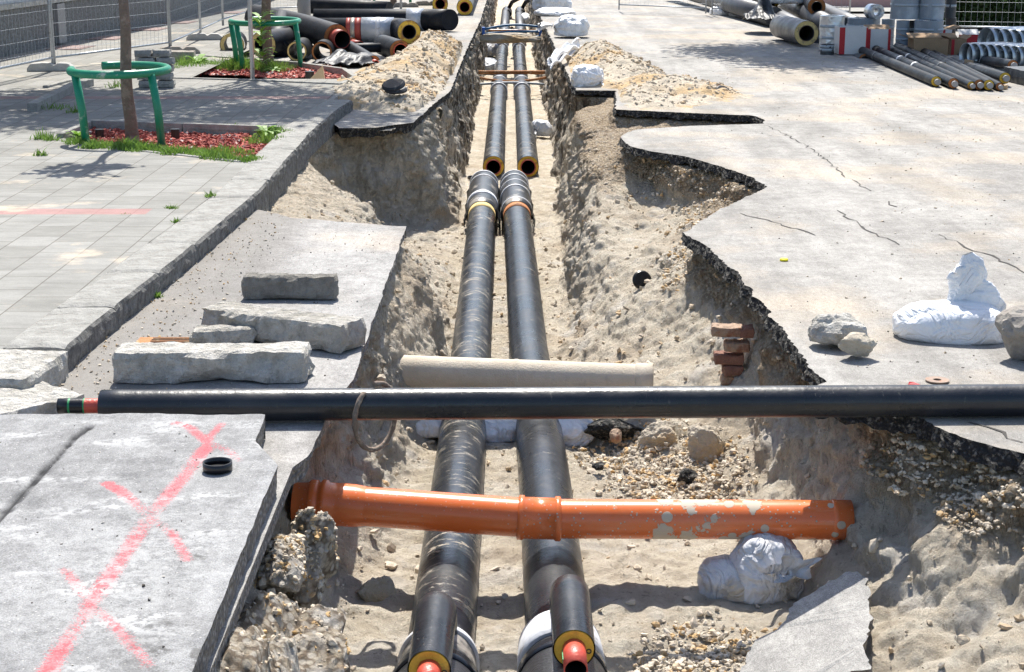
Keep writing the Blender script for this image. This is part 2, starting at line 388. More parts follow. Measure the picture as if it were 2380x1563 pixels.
    # woven sack
    t = NT('sack'); w = t.N.new('ShaderNodeTexWave'); w.inputs['Scale'].default_value = 90; w.inputs['Distortion'].default_value = .5; t.lk(t.co, w.inputs['Vector'])
    d = t.ramp(t.noise(4, 5, .65), .56, .72, 0, .6); c = t.mix(d, (.80,.81,.82), (.58,.52,.44))
    cz = t.math('ABSOLUTE', t.math('SUBTRACT', t.noise(4.5, 3, .5, dist=1.6), .5)); b = t.bump(cz, .07); b = t.bump(t.noise(25, 4, .6), .006, prev=b)
    M['sack'] = t.done(c, .5, b, Subsurface_Weight=.0)
    t = NT('sack_dirty'); d = t.ramp(t.noise(4, 5, .65), .45, .62, 0, .75); c = t.mix(d, (.62,.63,.65), (.42,.37,.30))
    cz = t.math('ABSOLUTE', t.math('SUBTRACT', t.noise(5, 3, .5, dist=1.6), .5)); b = t.bump(cz, .08); M['sack_dirty'] = t.done(c, .6, b)
    # mulch
    t = NT('mulch'); v = t.N.new('ShaderNodeTexVoronoi'); v.inputs['Scale'].default_value = 28; t.lk(t.vmul(t.co, (1,.5,1)), v.inputs['Vector'])
    s_ = t.N.new('ShaderNodeSeparateColor'); t.lk(v.outputs['Color'], s_.inputs[0])
    c = t.mix(s_.outputs[0], (.17,.03,.024), (.46,.11,.08)); c = t.mix(t.ramp(s_.outputs[1], .93, .96), c, (.55,.5,.45))
    M['mulch'] = t.done(c, .9, t.bump(v.outputs['Distance'], .015))
    def leaf(name, a, b_):
        t = NT(name); c = t.mix(t.noise(4, 3), a, b_)
        M[name] = t.done(c, .55, None); t.b.inputs['Transmission Weight'].default_value = 0
        tr = t.N.new('ShaderNodeBsdfTranslucent'); t.lk(c, tr.inputs[0]); mx = t.N.new('ShaderNodeMixShader'); mx.inputs[0].default_value = .35
        t.lk(t.b.outputs[0], mx.inputs[1]); t.lk(tr.outputs[0], mx.inputs[2]); t.lk(mx.outputs[0], t.out.inputs[0])
    leaf('grass', (.10,.20,.03), (.24,.38,.07)); leaf('leaf', (.045,.09,.02), (.09,.16,.035)); leaf('leaf_light', (.15,.30,.04), (.27,.46,.08)); leaf('hedge', (.012,.03,.01), (.05,.10,.02))
mats()
stone_like = M['kerb']
def simple2(): 
    simple('steel_pink', (.50,.30,.27), .8, 0, .15); simple('wrap_silver', (.50,.53,.57), .4, .25, .15, 5, .02, (.33,.32,.3), .1, 9); simple('wrap_band', (.36,.40,.43), .4, 0, .15)
    simple('foil2', (.52,.56,.58), .35, .75, .2, 6, .012, None, 0, 9); M['paving2'] = M['kerb']; M['cover_plate2'] = M['steel_pink']; M['pe_mid2'] = M['pe_mid']
simple2()
# =============== TERRAIN ===============
TT = -.10
SEC = [
 (3.0, [(-.95,TT),(-.88,-.7),(-.8,-.92),(.9,-.96),(1.4,-.8),(2.5,-.35),(2.62,TT)]),
 (5.2, [(-1.15,TT),(-1.0,-.22),(-.84,-.48),(-.72,-.75),(-.66,-.94),(.85,-.96),(1.2,-.86),(1.9,-.62),(2.5,-.42),(2.62,TT)]),
 (6.3, [(-1.15,TT),(-1.05,-.28),(-.90,-.5),(-.80,-.78),(-.72,-.94),(.95,-.96),(1.3,-.86),(1.8,-.66),(2.3,-.46),(2.48,-.35),(2.54,TT)]),
 (6.95,[(-1.2,TT),(-1.12,-.6),(-.82,-.95),(1.05,-.96),(1.35,-.86),(1.7,-.7),(2.1,-.48),(2.28,-.30),(2.38,TT)]),
 (7.35,[(-1.22,TT),(-1.18,-.4),(-1.12,-.66),(-.92,-.80),(-.80,-.95),(1.25,-.96),(1.6,-.84),(1.78,-.66),(1.88,-.46),(2.08,-.34),(2.25,TT)]),
 (7.8, [(-1.22,TT),(-1.2,-.4),(-1.15,-.66),(-.9,-.78),(-.76,-.96),(1.38,-.96),(1.62,-.84),(1.77,-.68),(1.82,-.42),(1.88,-.25),(1.98,TT)]),
 (8.4, [(-1.05,TT),(-1.0,-.5),(-.88,-.8),(-.72,-.98),(1.38,-.97),(1.64,-.78),(1.79,-.6),(1.82,-.4),(1.86,TT)]),
 (9.6, [(-.93,TT),(-.84,-.6),(-.74,-.95),(-.64,-1.02),(1.2,-1.0),(1.5,-.88),(1.68,-.5),(1.76,TT)]),
 (10.4,[(-.9,TT),(-.80,-.55),(-.66,-.95),(-.56,-1.05),(.7,-1.05),(1.0,-.88),(1.42,-.74),(1.64,-.48),(1.74,TT)]),
 (10.9,[(-.88,TT),(-.82,-.25),(-.62,-.78),(-.48,-1.1),(.5,-1.08),(.85,-.80),(1.4,-.64),(1.64,-.44),(1.74,TT)]),
 (12.0,[(-.88,TT),(-.84,-.15),(-.64,-.5),(-.42,-1.1),(.42,-1.15),(.75,-.93),(1.28,-.60),(1.5,-.42),(1.62,TT)]),
 (12.8,[(-.88,TT),(-.84,-.18),(-.62,-.55),(-.42,-1.12),(.42,-1.18),(.8,-.92),(1.22,-.55),(1.42,-.38),(1.48,TT)]),
 (13.15,[(-1.5,TT),(-1.0,-.35),(-.7,-.8),(-.5,-1.18),(.45,-1.2),(.85,-.9),(1.25,-.5),(1.5,-.25),(1.56,TT)]),
 (13.8,[(-2.32,TT),(-1.7,-.22),(-1.15,-.42),(-.85,-.8),(-.5,-1.18),(.5,-1.2),(.95,-.85),(1.4,-.45),(1.75,-.25),(1.86,TT)]),
 (14.9,[(-2.34,TT),(-1.9,-.20),(-1.45,-.36),(-1.15,-.62),(-.85,-.92),(-.55,-1.2),(.5,-1.22),(.72,-1.0),(1.0,-.72),(1.5,-.58),(2.0,-.36),(2.28,-.2),(2.34,TT)]),
 (16.1,[(-2.34,TT),(-1.9,-.20),(-1.4,-.36),(-1.18,-.7),(-.85,-1.0),(-.56,-1.25),(.55,-1.25),(.66,-.85),(.8,-.55),(1.1,-.65),(1.3,-.68),(1.8,-.5),(2.1,-.3),(2.16,TT)]),
 (17.0,[(-2.34,TT),(-2.0,-.24),(-1.6,-.40),(-1.42,-.85),(-.95,-1.05),(-.60,-1.25),(.58,-1.25),(.70,-.7),(.84,-.42),(1.15,-.5),(1.3,-.62),(1.7,-.52),(1.76,TT)]),
 (17.6,[(-2.32,TT),(-2.1,-.3),(-1.85,-.6),(-1.72,-1.1),(-1.1,-1.2),(-.67,-1.25),(.6,-1.25),(.72,-.6),(.86,-.38),(1.15,-.42),(1.3,-.5),(1.6,-.4),(1.66,TT)]),
 (18.2,[(-2.3,TT),(-2.18,-.5),(-2.05,-1.2),(-1.2,-1.2),(-.68,-1.25),(.6,-1.25),(.75,-.6),(.88,-.34),(1.18,-.22),(1.27,TT)]),
 (19.0,[(-2.22,TT),(-2.12,-1.1),(-1.3,-1.25),(-.7,-1.25),(.6,-1.25),(.76,-.6),(.88,-.33),(1.2,-.24),(1.36,-.2),(1.42,TT)]),
 (19.28,[(-2.08,TT),(-2.0,-1.1),(-1.3,-1.25),(-.7,-1.25),(.6,-1.25),(.77,-.6),(.88,-.33),(1.2,-.24),(1.6,-.2),(1.66,TT)]),
 (19.75,[(-2.05,TT),(-1.95,-1.1),(-1.3,-1.25),(-.72,-1.25),(.6,-1.25),(.78,-.6),(.88,-.33),(1.3,-.24),(2.0,-.2),(2.1,TT)]),
 (19.98,[(-1.27,TT),(-1.13,-.35),(-.98,-.8),(-.70,-1.25),(.6,-1.25),(.8,-.6),(.88,-.33),(1.3,-.24),(3.0,-.18),(3.08,TT)]),
 (20.7,[(-1.18,TT),(-1.05,-.35),(-.9,-.8),(-.68,-1.25),(.6,-1.25),(.8,-.6),(.88,-.33),(1.3,-.24),(2.9,-.18),(3.0,TT)]),
 (21.05,[(-1.12,TT),(-.93,-.8),(-.70,-1.25),(.62,-1.25),(.8,-.6),(.88,-.3),(1.3,-.2),(1.9,-.16),(2.2,TT)]),
 (21.35,[(-1.08,TT),(-.92,-.8),(-.70,-1.25),(.62,-1.25),(.8,-.6),(.88,-.3),(1.3,-.2),(1.36,TT)]),
 (23.7,[(-.92,TT),(-.84,-.8),(-.70,-1.25),(.66,-1.25),(.82,-.5),(.92,-.26),(1.3,-.16),(1.5,TT)]),
 (24.0,[(-.89,TT),(-.82,-.7),(-.69,-1.27),(.68,-1.27),(.83,-.6),(.91,TT)]),
 (32.0,[(-.88,TT),(-.82,-.7),(-.72,-1.27),(.68,-1.27),(.80,-.6),(.85,TT)]),
 (42.0,[(-.80,TT),(-.76,-.7),(-.68,-1.27),(.62,-1.27),(.72,-.6),(.76,TT)]),
 (90.0,[(-.80,TT),(-.76,-.7),(-.68,-1.27),(.62,-1.27),(.72,-.6),(.76,TT)]),
]
def sec_h(xs, y):
    k = 0
    while k < len(SEC)-2 and SEC[k+1][0] < y: k += 1
    a, b = SEC[k], SEC[k+1]
    t = min(1, max(0, (y-a[0])/(b[0]-a[0])))
    def ev(p):
        return np.interp(xs, [q[0] for q in p], [q[1] for q in p], left=TT, right=TT)
    # blend by moving matching rims, not only by averaging heights
    ra = (a[1][0][0], a[1][-1][0]); rb = (b[1][0][0], b[1][-1][0])
    L = ra[0]*(1-t)+rb[0]*t; R = ra[1]*(1-t)+rb[1]*t
    def rem(p, r):
        c = -.05
        out = np.where(xs < c, c+(xs-c)*(r[0]-c)/(L-c), c+(xs-c)*(r[1]-c)/(R-c))
        # near the middle keep true x
        w = np.clip((np.abs(xs-c)-.45)/.35, 0, 1)
        return ev2(p, xs*(1-w)+out*w)
    def ev2(p, q): return np.interp(q, [u[0] for u in p], [u[1] for u in p], left=TT, right=TT)
    return rem(a[1], ra)*(1-t)+rem(b[1], rb)*t
def soil_disp(V, N, amp=1.0):
    x, y, z = V.T
    wall = np.clip(1-np.abs(N[:, 2])*1.15, 0, 1)
    flat = 1-wall
    d = .055*fbm(x, y, z, .42, 3, 3)*(.45+wall*.8)
    d += .020*fbm(x, y, z, .12, 3, 11)
    r = 1-np.abs(fbm(x, y, z*.35, .17, 3, 23)); d += wall*.055*(r-.55)*np.where((x < 0) & (y > 10.3) & (y < 16.5), .15, 1)
    rd = lambda sc, s_: (1-np.abs(vn(x/sc, y/sc, z/sc, s_)))**2.2
    d -= (.06*(rd(.34, 61)-.35)+.045*(rd(.15, 62)-.35)+.024*(rd(.07, 63)-.35))*(.30+.9*wall)
    q = fbm(x, y, z*1.6, .26, 2, 67)*3.0; d += (.022*(np.round(q)-q))*(.3+wall)
    lump = np.clip(fbm(x, y, z, .22, 2, 41)-.15, 0, 1); d += flat*.07*lump*(x > -.2)*np.clip((y-8.5)/3, 0, 1)*np.clip((19-y)/3, 0, 1)*np.clip((x-.1)/.5, .2, 1)
    # keep the bed clean under the pipes
    nb = np.clip((x-1.35)/.3, 0, 1)*np.clip((9.2-y)/.8, 0, 1); d -= nb*(.09*(rd(.42, 81)-.4)+.05*(rd(.2, 82)-.35)); d += nb*wall*.03*(1-2*np.abs(vn(x/.09, y/.09, z/.5, 83)))
    d *= amp*np.where((x < 0) & (x > -1.0) & (y > 10.2) & (y < 13.2), .55, 1)
    top = np.clip((z-TT+.03)/.03, 0, 1)*flat
    d = d*(1-.93*top)
    return V+N*d[:, None]
def normals(V, Q):
    a = V[Q[:, 2]]-V[Q[:, 0]]; b = V[Q[:, 3 if Q.shape[1] == 4 else 1]]-V[Q[:, 1 if Q.shape[1] == 4 else 0]]
    n = np.cross(a, b); N = np.zeros_like(V)
    for k in range(Q.shape[1]): np.add.at(N, Q[:, k], n)
    return N/np.maximum(np.linalg.norm(N, axis=1), 1e-9)[:, None]
def near_terrain():
    y0, y1 = 3.0, 22.6; xs = np.arange(-3.0, 3.7, .025); ys = np.arange(y0, y1, .03)
    Hh = np.array([sec_h(xs, y) for y in ys])
    # wobble of the walls
    XX, YY = np.meshgrid(xs, ys)
    wob = .06*fbm(XX, YY, XX*0, .5, 3, 77)
    H2 = np.empty_like(Hh)
    for i in range(len(ys)): H2[i] = np.interp(xs+wob[i], xs, Hh[i])
    # smooth
    k = np.array([1,2,1])/4.
    for _ in range(2):
        H2[1:-1] = H2[:-2]*.25+H2[1:-1]*.5+H2[2:]*.25
        H2[:, 1:-1] = H2[:, :-2]*.25+H2[:, 1:-1]*.5+H2[:, 2:]*.25
    ny, nx = H2.shape
    Vt = np.stack([XX, YY, H2], -1).reshape(-1, 3); Vb = Vt.copy(); Vb[:, 2] = -1.7
    Q = grid_faces(ny, nx); Qb = grid_faces(ny, nx, ny*nx)[:, ::-1]
    sides = []
    def strip(idx):
        idx = np.array(idx); a = idx[:-1]; b = idx[1:]
        sides.append(np.stack([a, a+ny*nx, b+ny*nx, b], -1))
    strip(np.arange(nx)); strip((np.arange(nx)+(ny-1)*nx)[::-1]); strip((np.arange(ny)*nx)[::-1]); strip(np.arange(ny)*nx+nx-1)
    V = np.concatenate([Vt, Vb]); Qa = np.concatenate([Q, Qb]+sides)
    o = fast_mesh('tmp_soil', V, Qa, M['soil'])
    m = o.modifiers.new('r', 'REMESH'); m.mode = 'VOXEL'; m.voxel_size = .024; m.adaptivity = 0
    dg = bpy.context.evaluated_depsgraph_get(); e = o.evaluated_get(dg); me = e.to_mesh()
    n = len(me.vertices); Vv = np.empty(n*3, np.float32); me.vertices.foreach_get('co', Vv); Vv = Vv.reshape(-1, 3).astype(float)
    nl = len(me.loops); li = np.empty(nl, np.int32); me.loops.foreach_get('vertex_index', li)
    ls = np.empty(len(me.polygons), np.int32); lt = np.empty(len(me.polygons), np.int32)
    me.polygons.foreach_get('loop_start', ls); me.polygons.foreach_get('loop_total', lt)
    e.to_mesh_clear(); tm = o.data; bpy.data.objects.remove(o); bpy.data.meshes.remove(tm)
    assert (lt == 4).all()
    Q = li[ls[:, None]+np.arange(4)]
    keep = Vv[:, 2] > -1.45
    fk = keep[Q].all(1)
    cx = Vv[Q].mean(1); fk &= (cx[:, 1] > y0+.05) & (cx[:, 1] < y1-.06)
    Q = Q[fk]; used = np.unique(Q); mp = -np.ones(n, int); mp[used] = np.arange(len(used)); Q = mp[Q]; Vv = Vv[used]
    N = normals(Vv, Q)
    for _ in range(1): pass
    Vd = soil_disp(Vv, N)
    # second, finer crumble pass
    N2 = normals(Vd, Q); wall = np.clip(1-np.abs(N2[:, 2])*1.1, 0, 1)
    x, y, z = Vd.T
    lay = np.clip((z+.45)/.1, 0, 1)*np.clip((-.12-z)/.04, 0, 1)
    Vd = Vd+N2*(.014*(.45+.8*wall)*fbm(x, y, z, .055, 2, 91)+.016*lay*wall*fbm(x, y, z, .045, 2, 97))[:, None]
    return Vd, Q
Vn, Qn = near_terrain()
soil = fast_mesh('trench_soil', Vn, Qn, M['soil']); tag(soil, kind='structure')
def far_terrain():
    ys = np.concatenate([np.arange(22.5, 32, .07), np.arange(32, 48, .12), np.arange(48, 90, .3)])
    fx = np.linspace(-1.6, 1.9, 1401); NV = 130; rows = []
    for y in ys:
        h = sec_h(fx, y); s = np.concatenate([[0], np.cumsum(np.hypot(np.diff(fx), np.diff(h)))])
        sp = np.linspace(0, s[-1], NV); rows.append(np.stack([np.interp(sp, s, fx), np.full(NV, y), np.interp(sp, s, h)], -1))
    V = np.array(rows).reshape(-1, 3); Q = grid_faces(len(ys), NV); N = normals(V, Q)
    if N[:, 2].mean() < 0: N = -N; Q = Q[:, ::-1]
    return soil_disp(V, N), Q
Vf, Qf = far_terrain()
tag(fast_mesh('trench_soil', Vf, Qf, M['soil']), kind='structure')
# ground sampler for resting things
_gx = np.arange(-3, 3.7, .05)
def gz(x, y): return float(sec_h(np.array([x]), y)[0])
# =============== PAVED SHEETS ===============
def rag(pts, step=.06, amp=.012, seed=0, closed=True, skip=()):
    """subdivide an outline and roughen it"""
    out = []; n = len(pts); r = random.Random(seed)
    for i in range(n if closed else n-1):
        a = Vector(pts[i][:2]); b = Vector(pts[(i+1) % n][:2])
        if i in skip: out.append(a.copy()); continue
        L = (b-a).length; k = max(1, int(L/step)); nn = Vector((-(b-a).y, (b-a).x)).normalized()
        for j in range(k):
            p = a.lerp(b, j/k); q = float(vn(np.array(p.x*5.1), np.array(p.y*5.1), np.array(seed*3.3), 5))*amp*1.6+r.uniform(-amp, amp)*.6
            out.append(p+nn*q)
    if not closed: out.append(Vector(pts[-1][:2]))
    return out
def sheet(name, outline, z, th, mtop, mside, under=.03, seed=0, kind='structure', parent=None, rim_amp=.012):
    """flat slab from an outline: tessellated top, broken vertical face"""
    bm = bmesh.new(); r = random.Random(seed)
    top = [bm.verts.new((p.x, p.y, z+0.0)) for p in outline]
    lv = [top]; K = 4; n = len(outline)
    cen = []
    for i in range(n):
        a = outline[i-1]; b = outline[(i+1) % n]; d = Vector((b.x-a.x, b.y-a.y)).normalized(); cen.append(Vector((-d.y, d.x)))
    for k in range(1, K+1):
        rowv = []
        for i, p in enumerate(outline):
            nf = float(fbm(np.array(p.x), np.array(p.y), np.array(k*.03), .09, 3, 17)); q = p+cen[i]*(under*k/K+.016*nf*(k/K)+r.uniform(-1, 1)*rim_amp*.8)
            rowv.append(bm.verts.new((q.x, q.y, z-th*(1+.28*nf)*k/K+(r.uniform(-.010, .010) if k == K else r.uniform(-.004, .004)))))
        lv.append(rowv)
    f = bm.faces.new(top); f.material_index = 0
    if f.normal.z < 0: f.normal_flip()
    f.normal_update()
    if f.normal.z < 0: f.normal_flip()
    for k in range(K):
        for i in range(n):
            j = (i+1) % n
            g = bm.faces.new((lv[k][j], lv[k][i], lv[k+1][i], lv[k+1][j])); g.material_index = 1
    bmesh.ops.triangulate(bm, faces=[f]); bmesh.ops.recalc_face_normals(bm, faces=bm.faces)
    me = bpy.data.meshes.new(name); bm.to_mesh(me); bm.free(); me.materials.append(mtop); me.materials.append(mside)
    o = bpy.data.objects.new(name, me); COL.objects.link(o); o.parent = parent
    if kind: o['kind'] = kind
    return o
RR = [(2.62,0),(2.64,5),(2.56,6.4),(2.35,7.13),(2.17,7.29),(2.08,7.49),(2.02,7.67),(1.80,7.86),(1.52,7.97),(1.47,8.10),(1.56,8.26),(1.65,8.34),(1.62,9.2),(1.60,10.0),(1.56,11.1),(1.48,12.05),
 (1.34,12.66),(1.42,12.85),(1.7,13.55),(2.34,14.93),(2.29,15.45),(2.16,16.01),(1.83,16.9),(1.43,17.42),(1.27,17.8),(1.24,18.58),(1.32,18.95),(1.47,19.25),(2.11,19.6),(3.05,19.82),
 (3.12,20.2),(3.03,20.68),(2.26,21.0),(1.34,21.36),(1.42,22.4),(1.5,23.85),(.93,23.9),(.88,28),(.84,32),(.75,42),(.76,90)]
rr = rag(RR, .035, .016, 1, closed=False)
tag(sheet('road', rr+[Vector((60,90)), Vector((60,0))][0:2], .0, .078, M['road'], M['abreak'], .02, 3), kind='structure')
# left carriageway remains
lo = rag([(-.98,6.95),(-.93,7.1),(-.91,7.74),(-.85,8.4),(-.85,11.05),(-.85,12.93)], .08, .007, 2, closed=False)+rag([(-.85,12.93),(-1.37,13.14),(-1.81,13.34),(-2.2,13.8),(-2.37,13.95)], .06, .016, 3, closed=False)
tag(sheet('old_road', lo+[Vector((-2.75,13.95)), Vector((-5.5,6.6)), Vector((-5.5,0)), Vector((-.99,0))], -.004, .09, M['oldroad'], M['cbreak'], .02, 4), kind='structure')
# ground left of the far trench
lf = rag([(-2.32,20.95),(-2.24,20.2),(-2.05,19.38),(-1.63,19.42),(-1.21,19.94),(-1.04,22.15),(-.89,23.84),(-.88,30.4),(-.79,41.3),(-.8,90)], .06, .012, 5, closed=False)
tag(sheet('road_left', lf+[Vector((-60,90)), Vector((-60,24)), Vector((-2.45,24)), Vector((-2.4,20.95))], -.002, .11, M['road'], M['abreak'], .03, 6), kind='structure')
# pavement
def flat_poly(name, pts, z, m, kind='structure'):
    bm = bmesh.new(); f = bm.faces.new([bm.verts.new((p[0], p[1], z)) for p in pts]); f.normal_update()
    if f.normal.z < 0: f.normal_flip()
    bmesh.ops.triangulate(bm, faces=[f]); me = bpy.data.meshes.new(name); bm.to_mesh(me); bm.free(); me.materials.append(m)
    o = bpy.data.objects.new(name, me); COL.objects.link(o); o['kind'] = kind; return o
ZP = .13
# outline leaves out the planting bed
tb = [W(148,322,ZP), W(598,372,ZP), W(668,308,ZP), W(215,292,ZP)]
def kx(y): return float(np.interp(y, [0,8,9,11,13.9,17.8,20.4,21.3], [-2.41,-2.41,-2.39,-2.28,-2.16,-2.20,-2.12,-2.05]))-.352
tb[1].x = kx(tb[1].y)+.01; tb[2].x = kx(tb[2].y)+.01
kp = [(kx(y), y) for y in (8.3,10,12,14,16,17,18,19,20.4,21.3)]
pv = [(-30,0),(-4.6,0),(-4.6,7.9),(-3.3,8.3)]+kp+[(-2.35,24.2),(-4.75,24.2),(-4.75,60),(-30,60)]
# cut the bed with a slot
pv = pv[:8]+[(tb[1].x, tb[1].y),(tb[0].x, tb[0].y),(tb[3].x, tb[3].y),(tb[2].x, tb[2].y)]+pv[10:]
flat_poly('pavement', pv, ZP, M['paving'])
# kerb
def kerb():
    mb = MB(); ys = [(8.55,9.5),(9.51,10.5),(10.51,11.5),(11.51,12.5),(12.51,13.5),(13.51,14.5),(14.51,15.5),(15.51,16.5),(16.51,17.4),(17.41,18.3),(18.31,19.3),(19.31,20.3),(20.31,21.25)]
    for q, (a, b) in enumerate(ys):
        n = int((b-a)/.05)+1; V = []; prof = [(0,-.02),(0,ZP+.004),(.02,ZP+.012),(.1,ZP+.016),(.2,ZP+.018),(.30,ZP+.017),(.338,ZP+.010),(.35,ZP-.012),(.352,.09),(.350,.045),(.348,.0),(.35,-.12)]
        dz = random.uniform(-.004,.004); dx = random.uniform(-.006,.006)
        for i in range(n):
            y = a+(b-a)*i/(n-1); x0 = kx(y)+.003
            e = .012 if i in (0, n-1) else 0
            for j, (px, pz) in enumerate(prof):
                nn = .010*float(vn(np.array(y*9.), np.array(j*1.7), np.array(q*3.), 9)) if j > 1 else 0
                V.append((x0+px+dx+nn, y, pz+dz-e*(j > 1 and j < 9)+nn*.5))
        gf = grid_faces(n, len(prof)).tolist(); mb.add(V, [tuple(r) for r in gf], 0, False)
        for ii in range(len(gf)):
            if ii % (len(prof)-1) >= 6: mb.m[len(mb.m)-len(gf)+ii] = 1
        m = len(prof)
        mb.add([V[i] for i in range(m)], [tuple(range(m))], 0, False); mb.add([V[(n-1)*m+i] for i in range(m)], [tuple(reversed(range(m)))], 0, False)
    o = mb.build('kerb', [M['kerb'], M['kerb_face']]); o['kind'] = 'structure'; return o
kerb()
# rear pavement edge
mb = MB()
for (a, b) in (((-2.37,21.28),(-2.37,24.2)), ((-2.35,24.25),(-4.8,24.25))):
    a = Vector(a); b = Vector(b); d = (b-a); c = (a+b)/2
    mb.box((c.x, c.y, .03), (d.length, .1, .19), math.atan2(d.y, d.x))
mb.build('kerb', M['kerb'])['kind'] = 'structure'
# near raised slab with sprayed marks
def near_slab():
    st = .018; x0, x1 = -4.8, -.97; y0, y1 = 3.2, 7.36
    xs = np.arange(x0, x1+.001, st); ys = np.arange(y0, y1+.001, st); X, Y = np.meshgrid(xs, ys); 
    xe = np.interp(Y, [3.2, 6.62, 6.95, 6.97, 7.4], [-.965, -.985, -1.13, -1.13, -1.15])
    X = X.copy(); sc = (X-x0)/(x1-x0); X = x0+sc*(xe-x0); 
    edge = np.clip((sc-.9)/.1, 0, 1); X += edge*.003*fbm(X*0, Y, Y*0, .10, 3, 4)
    yedge = np.clip((Y-7.2)/.16, 0, 1); Y = Y+yedge*.012*fbm(X, Y*0, Y*0, .12, 3, 8)
    Z = .12+.003*fbm(X, Y, X*0, .35, 3, 2)-.012*np.clip((sc-.995)/.005, 0, 1)
    def seg(pts, w):
        P = [W(a, b, .12) for a, b in pts]; d = np.full(X.shape, 9.)
        for i in range(len(P)-1):
            a, b = P[i], P[i+1]; ax, ay = a.x, a.y; dx, dy = b.x-a.x, b.y-a.y
            t = np.clip(((X-ax)*dx+(Y-ay)*dy)/(dx*dx+dy*dy), 0, 1); d = np.minimum(d, np.hypot(X-ax-t*dx, Y-ay-t*dy))
        return np.clip(1.15-(d/w)**1.3, -1, 1)
    wob = 1+.35*fbm(X, Y, X*0, .25, 2, 9)
    p = np.maximum.reduce([seg([(105,1570),(215,1392),(350,1200),(430,1105),(478,1042)], .050)*wob, seg([(250,1125),(285,1145),(352,1205)], .04)*wob, seg([(352,1205),(400,1240),(435,1300)], .034)*.75*wob,
        seg([(150,1325),(180,1360),(212,1400)], .035)*.75*wob, seg([(212,1400),(270,1460),(345,1545)], .035)*.7*wob, seg([(410,984),(440,992),(480,1025)], .04)*.9, seg([(480,1025),(530,1048),(555,1070)], .04)*.55, seg([(470,1050),(490,1012),(515,985)], .035)*.8])
    p = np.clip(p, 0, 1)*np.clip(.85+.4*fbm(X, Y, X*0, .3, 2, 31), .35, 1)
    ang = fbm(X*.3+Y*.25, Y*1.0-X*.3, X*0, .11, 3, 51); scuff = np.clip((ang-.25)*1.2, 0, .8)
    blob = np.exp(-(((X+1.35)/.35)**2+((Y-5.5)/.8)**2)); scuff = np.clip(scuff+blob*.45, 0, 1)
    stain = np.zeros_like(X)
    for (px, py, r) in ((455,1290,.05),(470,1294,.05),(380,1515,.12),(440,1535,.15),(255,1288,.02),(400,1455,.06)):
        q = W(px, py, .12); stain = np.maximum(stain, np.exp(-(((X-q.x)/(r*1.6))**2+((Y-q.y)/(r*.7))**2))*.8)
    cr = [W(a, b, .12) for a, b in ((-60,1275),(0,1205),(60,1140),(130,1065),(175,1015),(208,993))]
    d = np.full(X.shape, 9.)
    for i in range(len(cr)-1):
        a, b = cr[i], cr[i+1]; dx, dy = b.x-a.x, b.y-a.y; t = np.clip(((X-a.x)*dx+(Y-a.y)*dy)/(dx*dx+dy*dy), 0, 1); d = np.minimum(d, np.hypot(X-a.x-t*dx, Y-a.y-t*dy))
    d += .008*fbm(X, Y, X*0, .06, 2, 71)
    tar = np.clip(1.4-d/.017, 0, 1); Z = Z-tar*.012
    V = np.stack([X, Y, Z], -1).reshape(-1, 3); ny, nx = X.shape; Q = grid_faces(ny, nx)
    o = fast_mesh('near_slab', V, Q, [M['slab'], M['cbreak']], attrs=dict(paint=p.ravel(), scuff=scuff.ravel(), stain=stain.ravel(), tar=tar.ravel()))
    o['kind'] = 'structure'
    # broken faces
    mb = MB()
    def face(idx):
        P = V[idx]; K = 7; n = len(P); G = []
        c = np.array([-3., 5., 0])
        for k in range(K):
            t = k/(K-1)
            inn = (.010*t)
            nz_ = .003*fbm(P[:, 0]*1.0, P[:, 1]*1.0, np.full(n, t*.3), .05, 3, 13)*(0 if k == 0 else 1)
            dirv = np.zeros((n, 3)); tn = np.gradient(P, axis=0); nr = np.stack([tn[:, 1], -tn[:, 0], 0*tn[:, 0]], -1); nr /= np.maximum(np.linalg.norm(nr, axis=1), 1e-9)[:, None]
            Pk = P.copy(); Pk[:, 2] = P[:, 2]*(1-t)+(-.002)*t-(0 if k == 0 else 0.0); Pk += nr*(nz_-inn)[:, None]; G.append(Pk)
        G = np.array(G); mb.add(G.reshape(-1, 3), [tuple(r) for r in grid_faces(K, n)[:, ::-1].tolist()], 0, False)
    i = np.arange(ny)*nx+nx-1; face(i); j = (ny-1)*nx+np.arange(nx)[::-1]; face(j)
    mb.build('slab_edge', M['cbreak'], o)
near_slab()
# dark cracks in the road
def crack(parent, pts, z, w, seed):
    P = [W(a, b, z) for a, b in pts]; L = []; r = random.Random(seed)
    for i in range(len(P)-1):
        k = max(2, int((P[i+1]-P[i]).length/.09))
        for j in range(k): L.append(P[i].lerp(P[i+1], j/k)+Vector((r.uniform(-.03,.03), r.uniform(-.03,.03), 0)))
    L.append(P[-1]); V = []
    for i, p in enumerate(L):
        ww = w*r.uniform(.2, 1.2)*(1-abs(i/len(L)-.5)); V += [(p.x-ww, p.y-ww*.3, z+.004), (p.x+ww, p.y+ww*.3, z+.004)]
    return V
mb = MB()
for s, pts in enumerate([[(1715,497),(1780,512),(1850,535),(1895,548)], [(1780,292),(1850,325),(1925,375),(1960,410),(2025,445)], [(2060,470),(2085,482)], [(1950,490),(2010,535),(2090,570)], [(2185,545),(2240,575),(2290,590),(2380,635)], [(2250,985),(2330,1010),(2378,1030)], [(1100,200),(1101,201)]][:6]):
    V = crack(None, pts, 0, .011, s); n = len(V)//2
    mb.add(V, [(2*i, 2*i+1, 2*i+3, 2*i+2) for i in range(n-1)], 0, False)
mb.build('road_crack', M['crack'])['kind'] = 'structure'
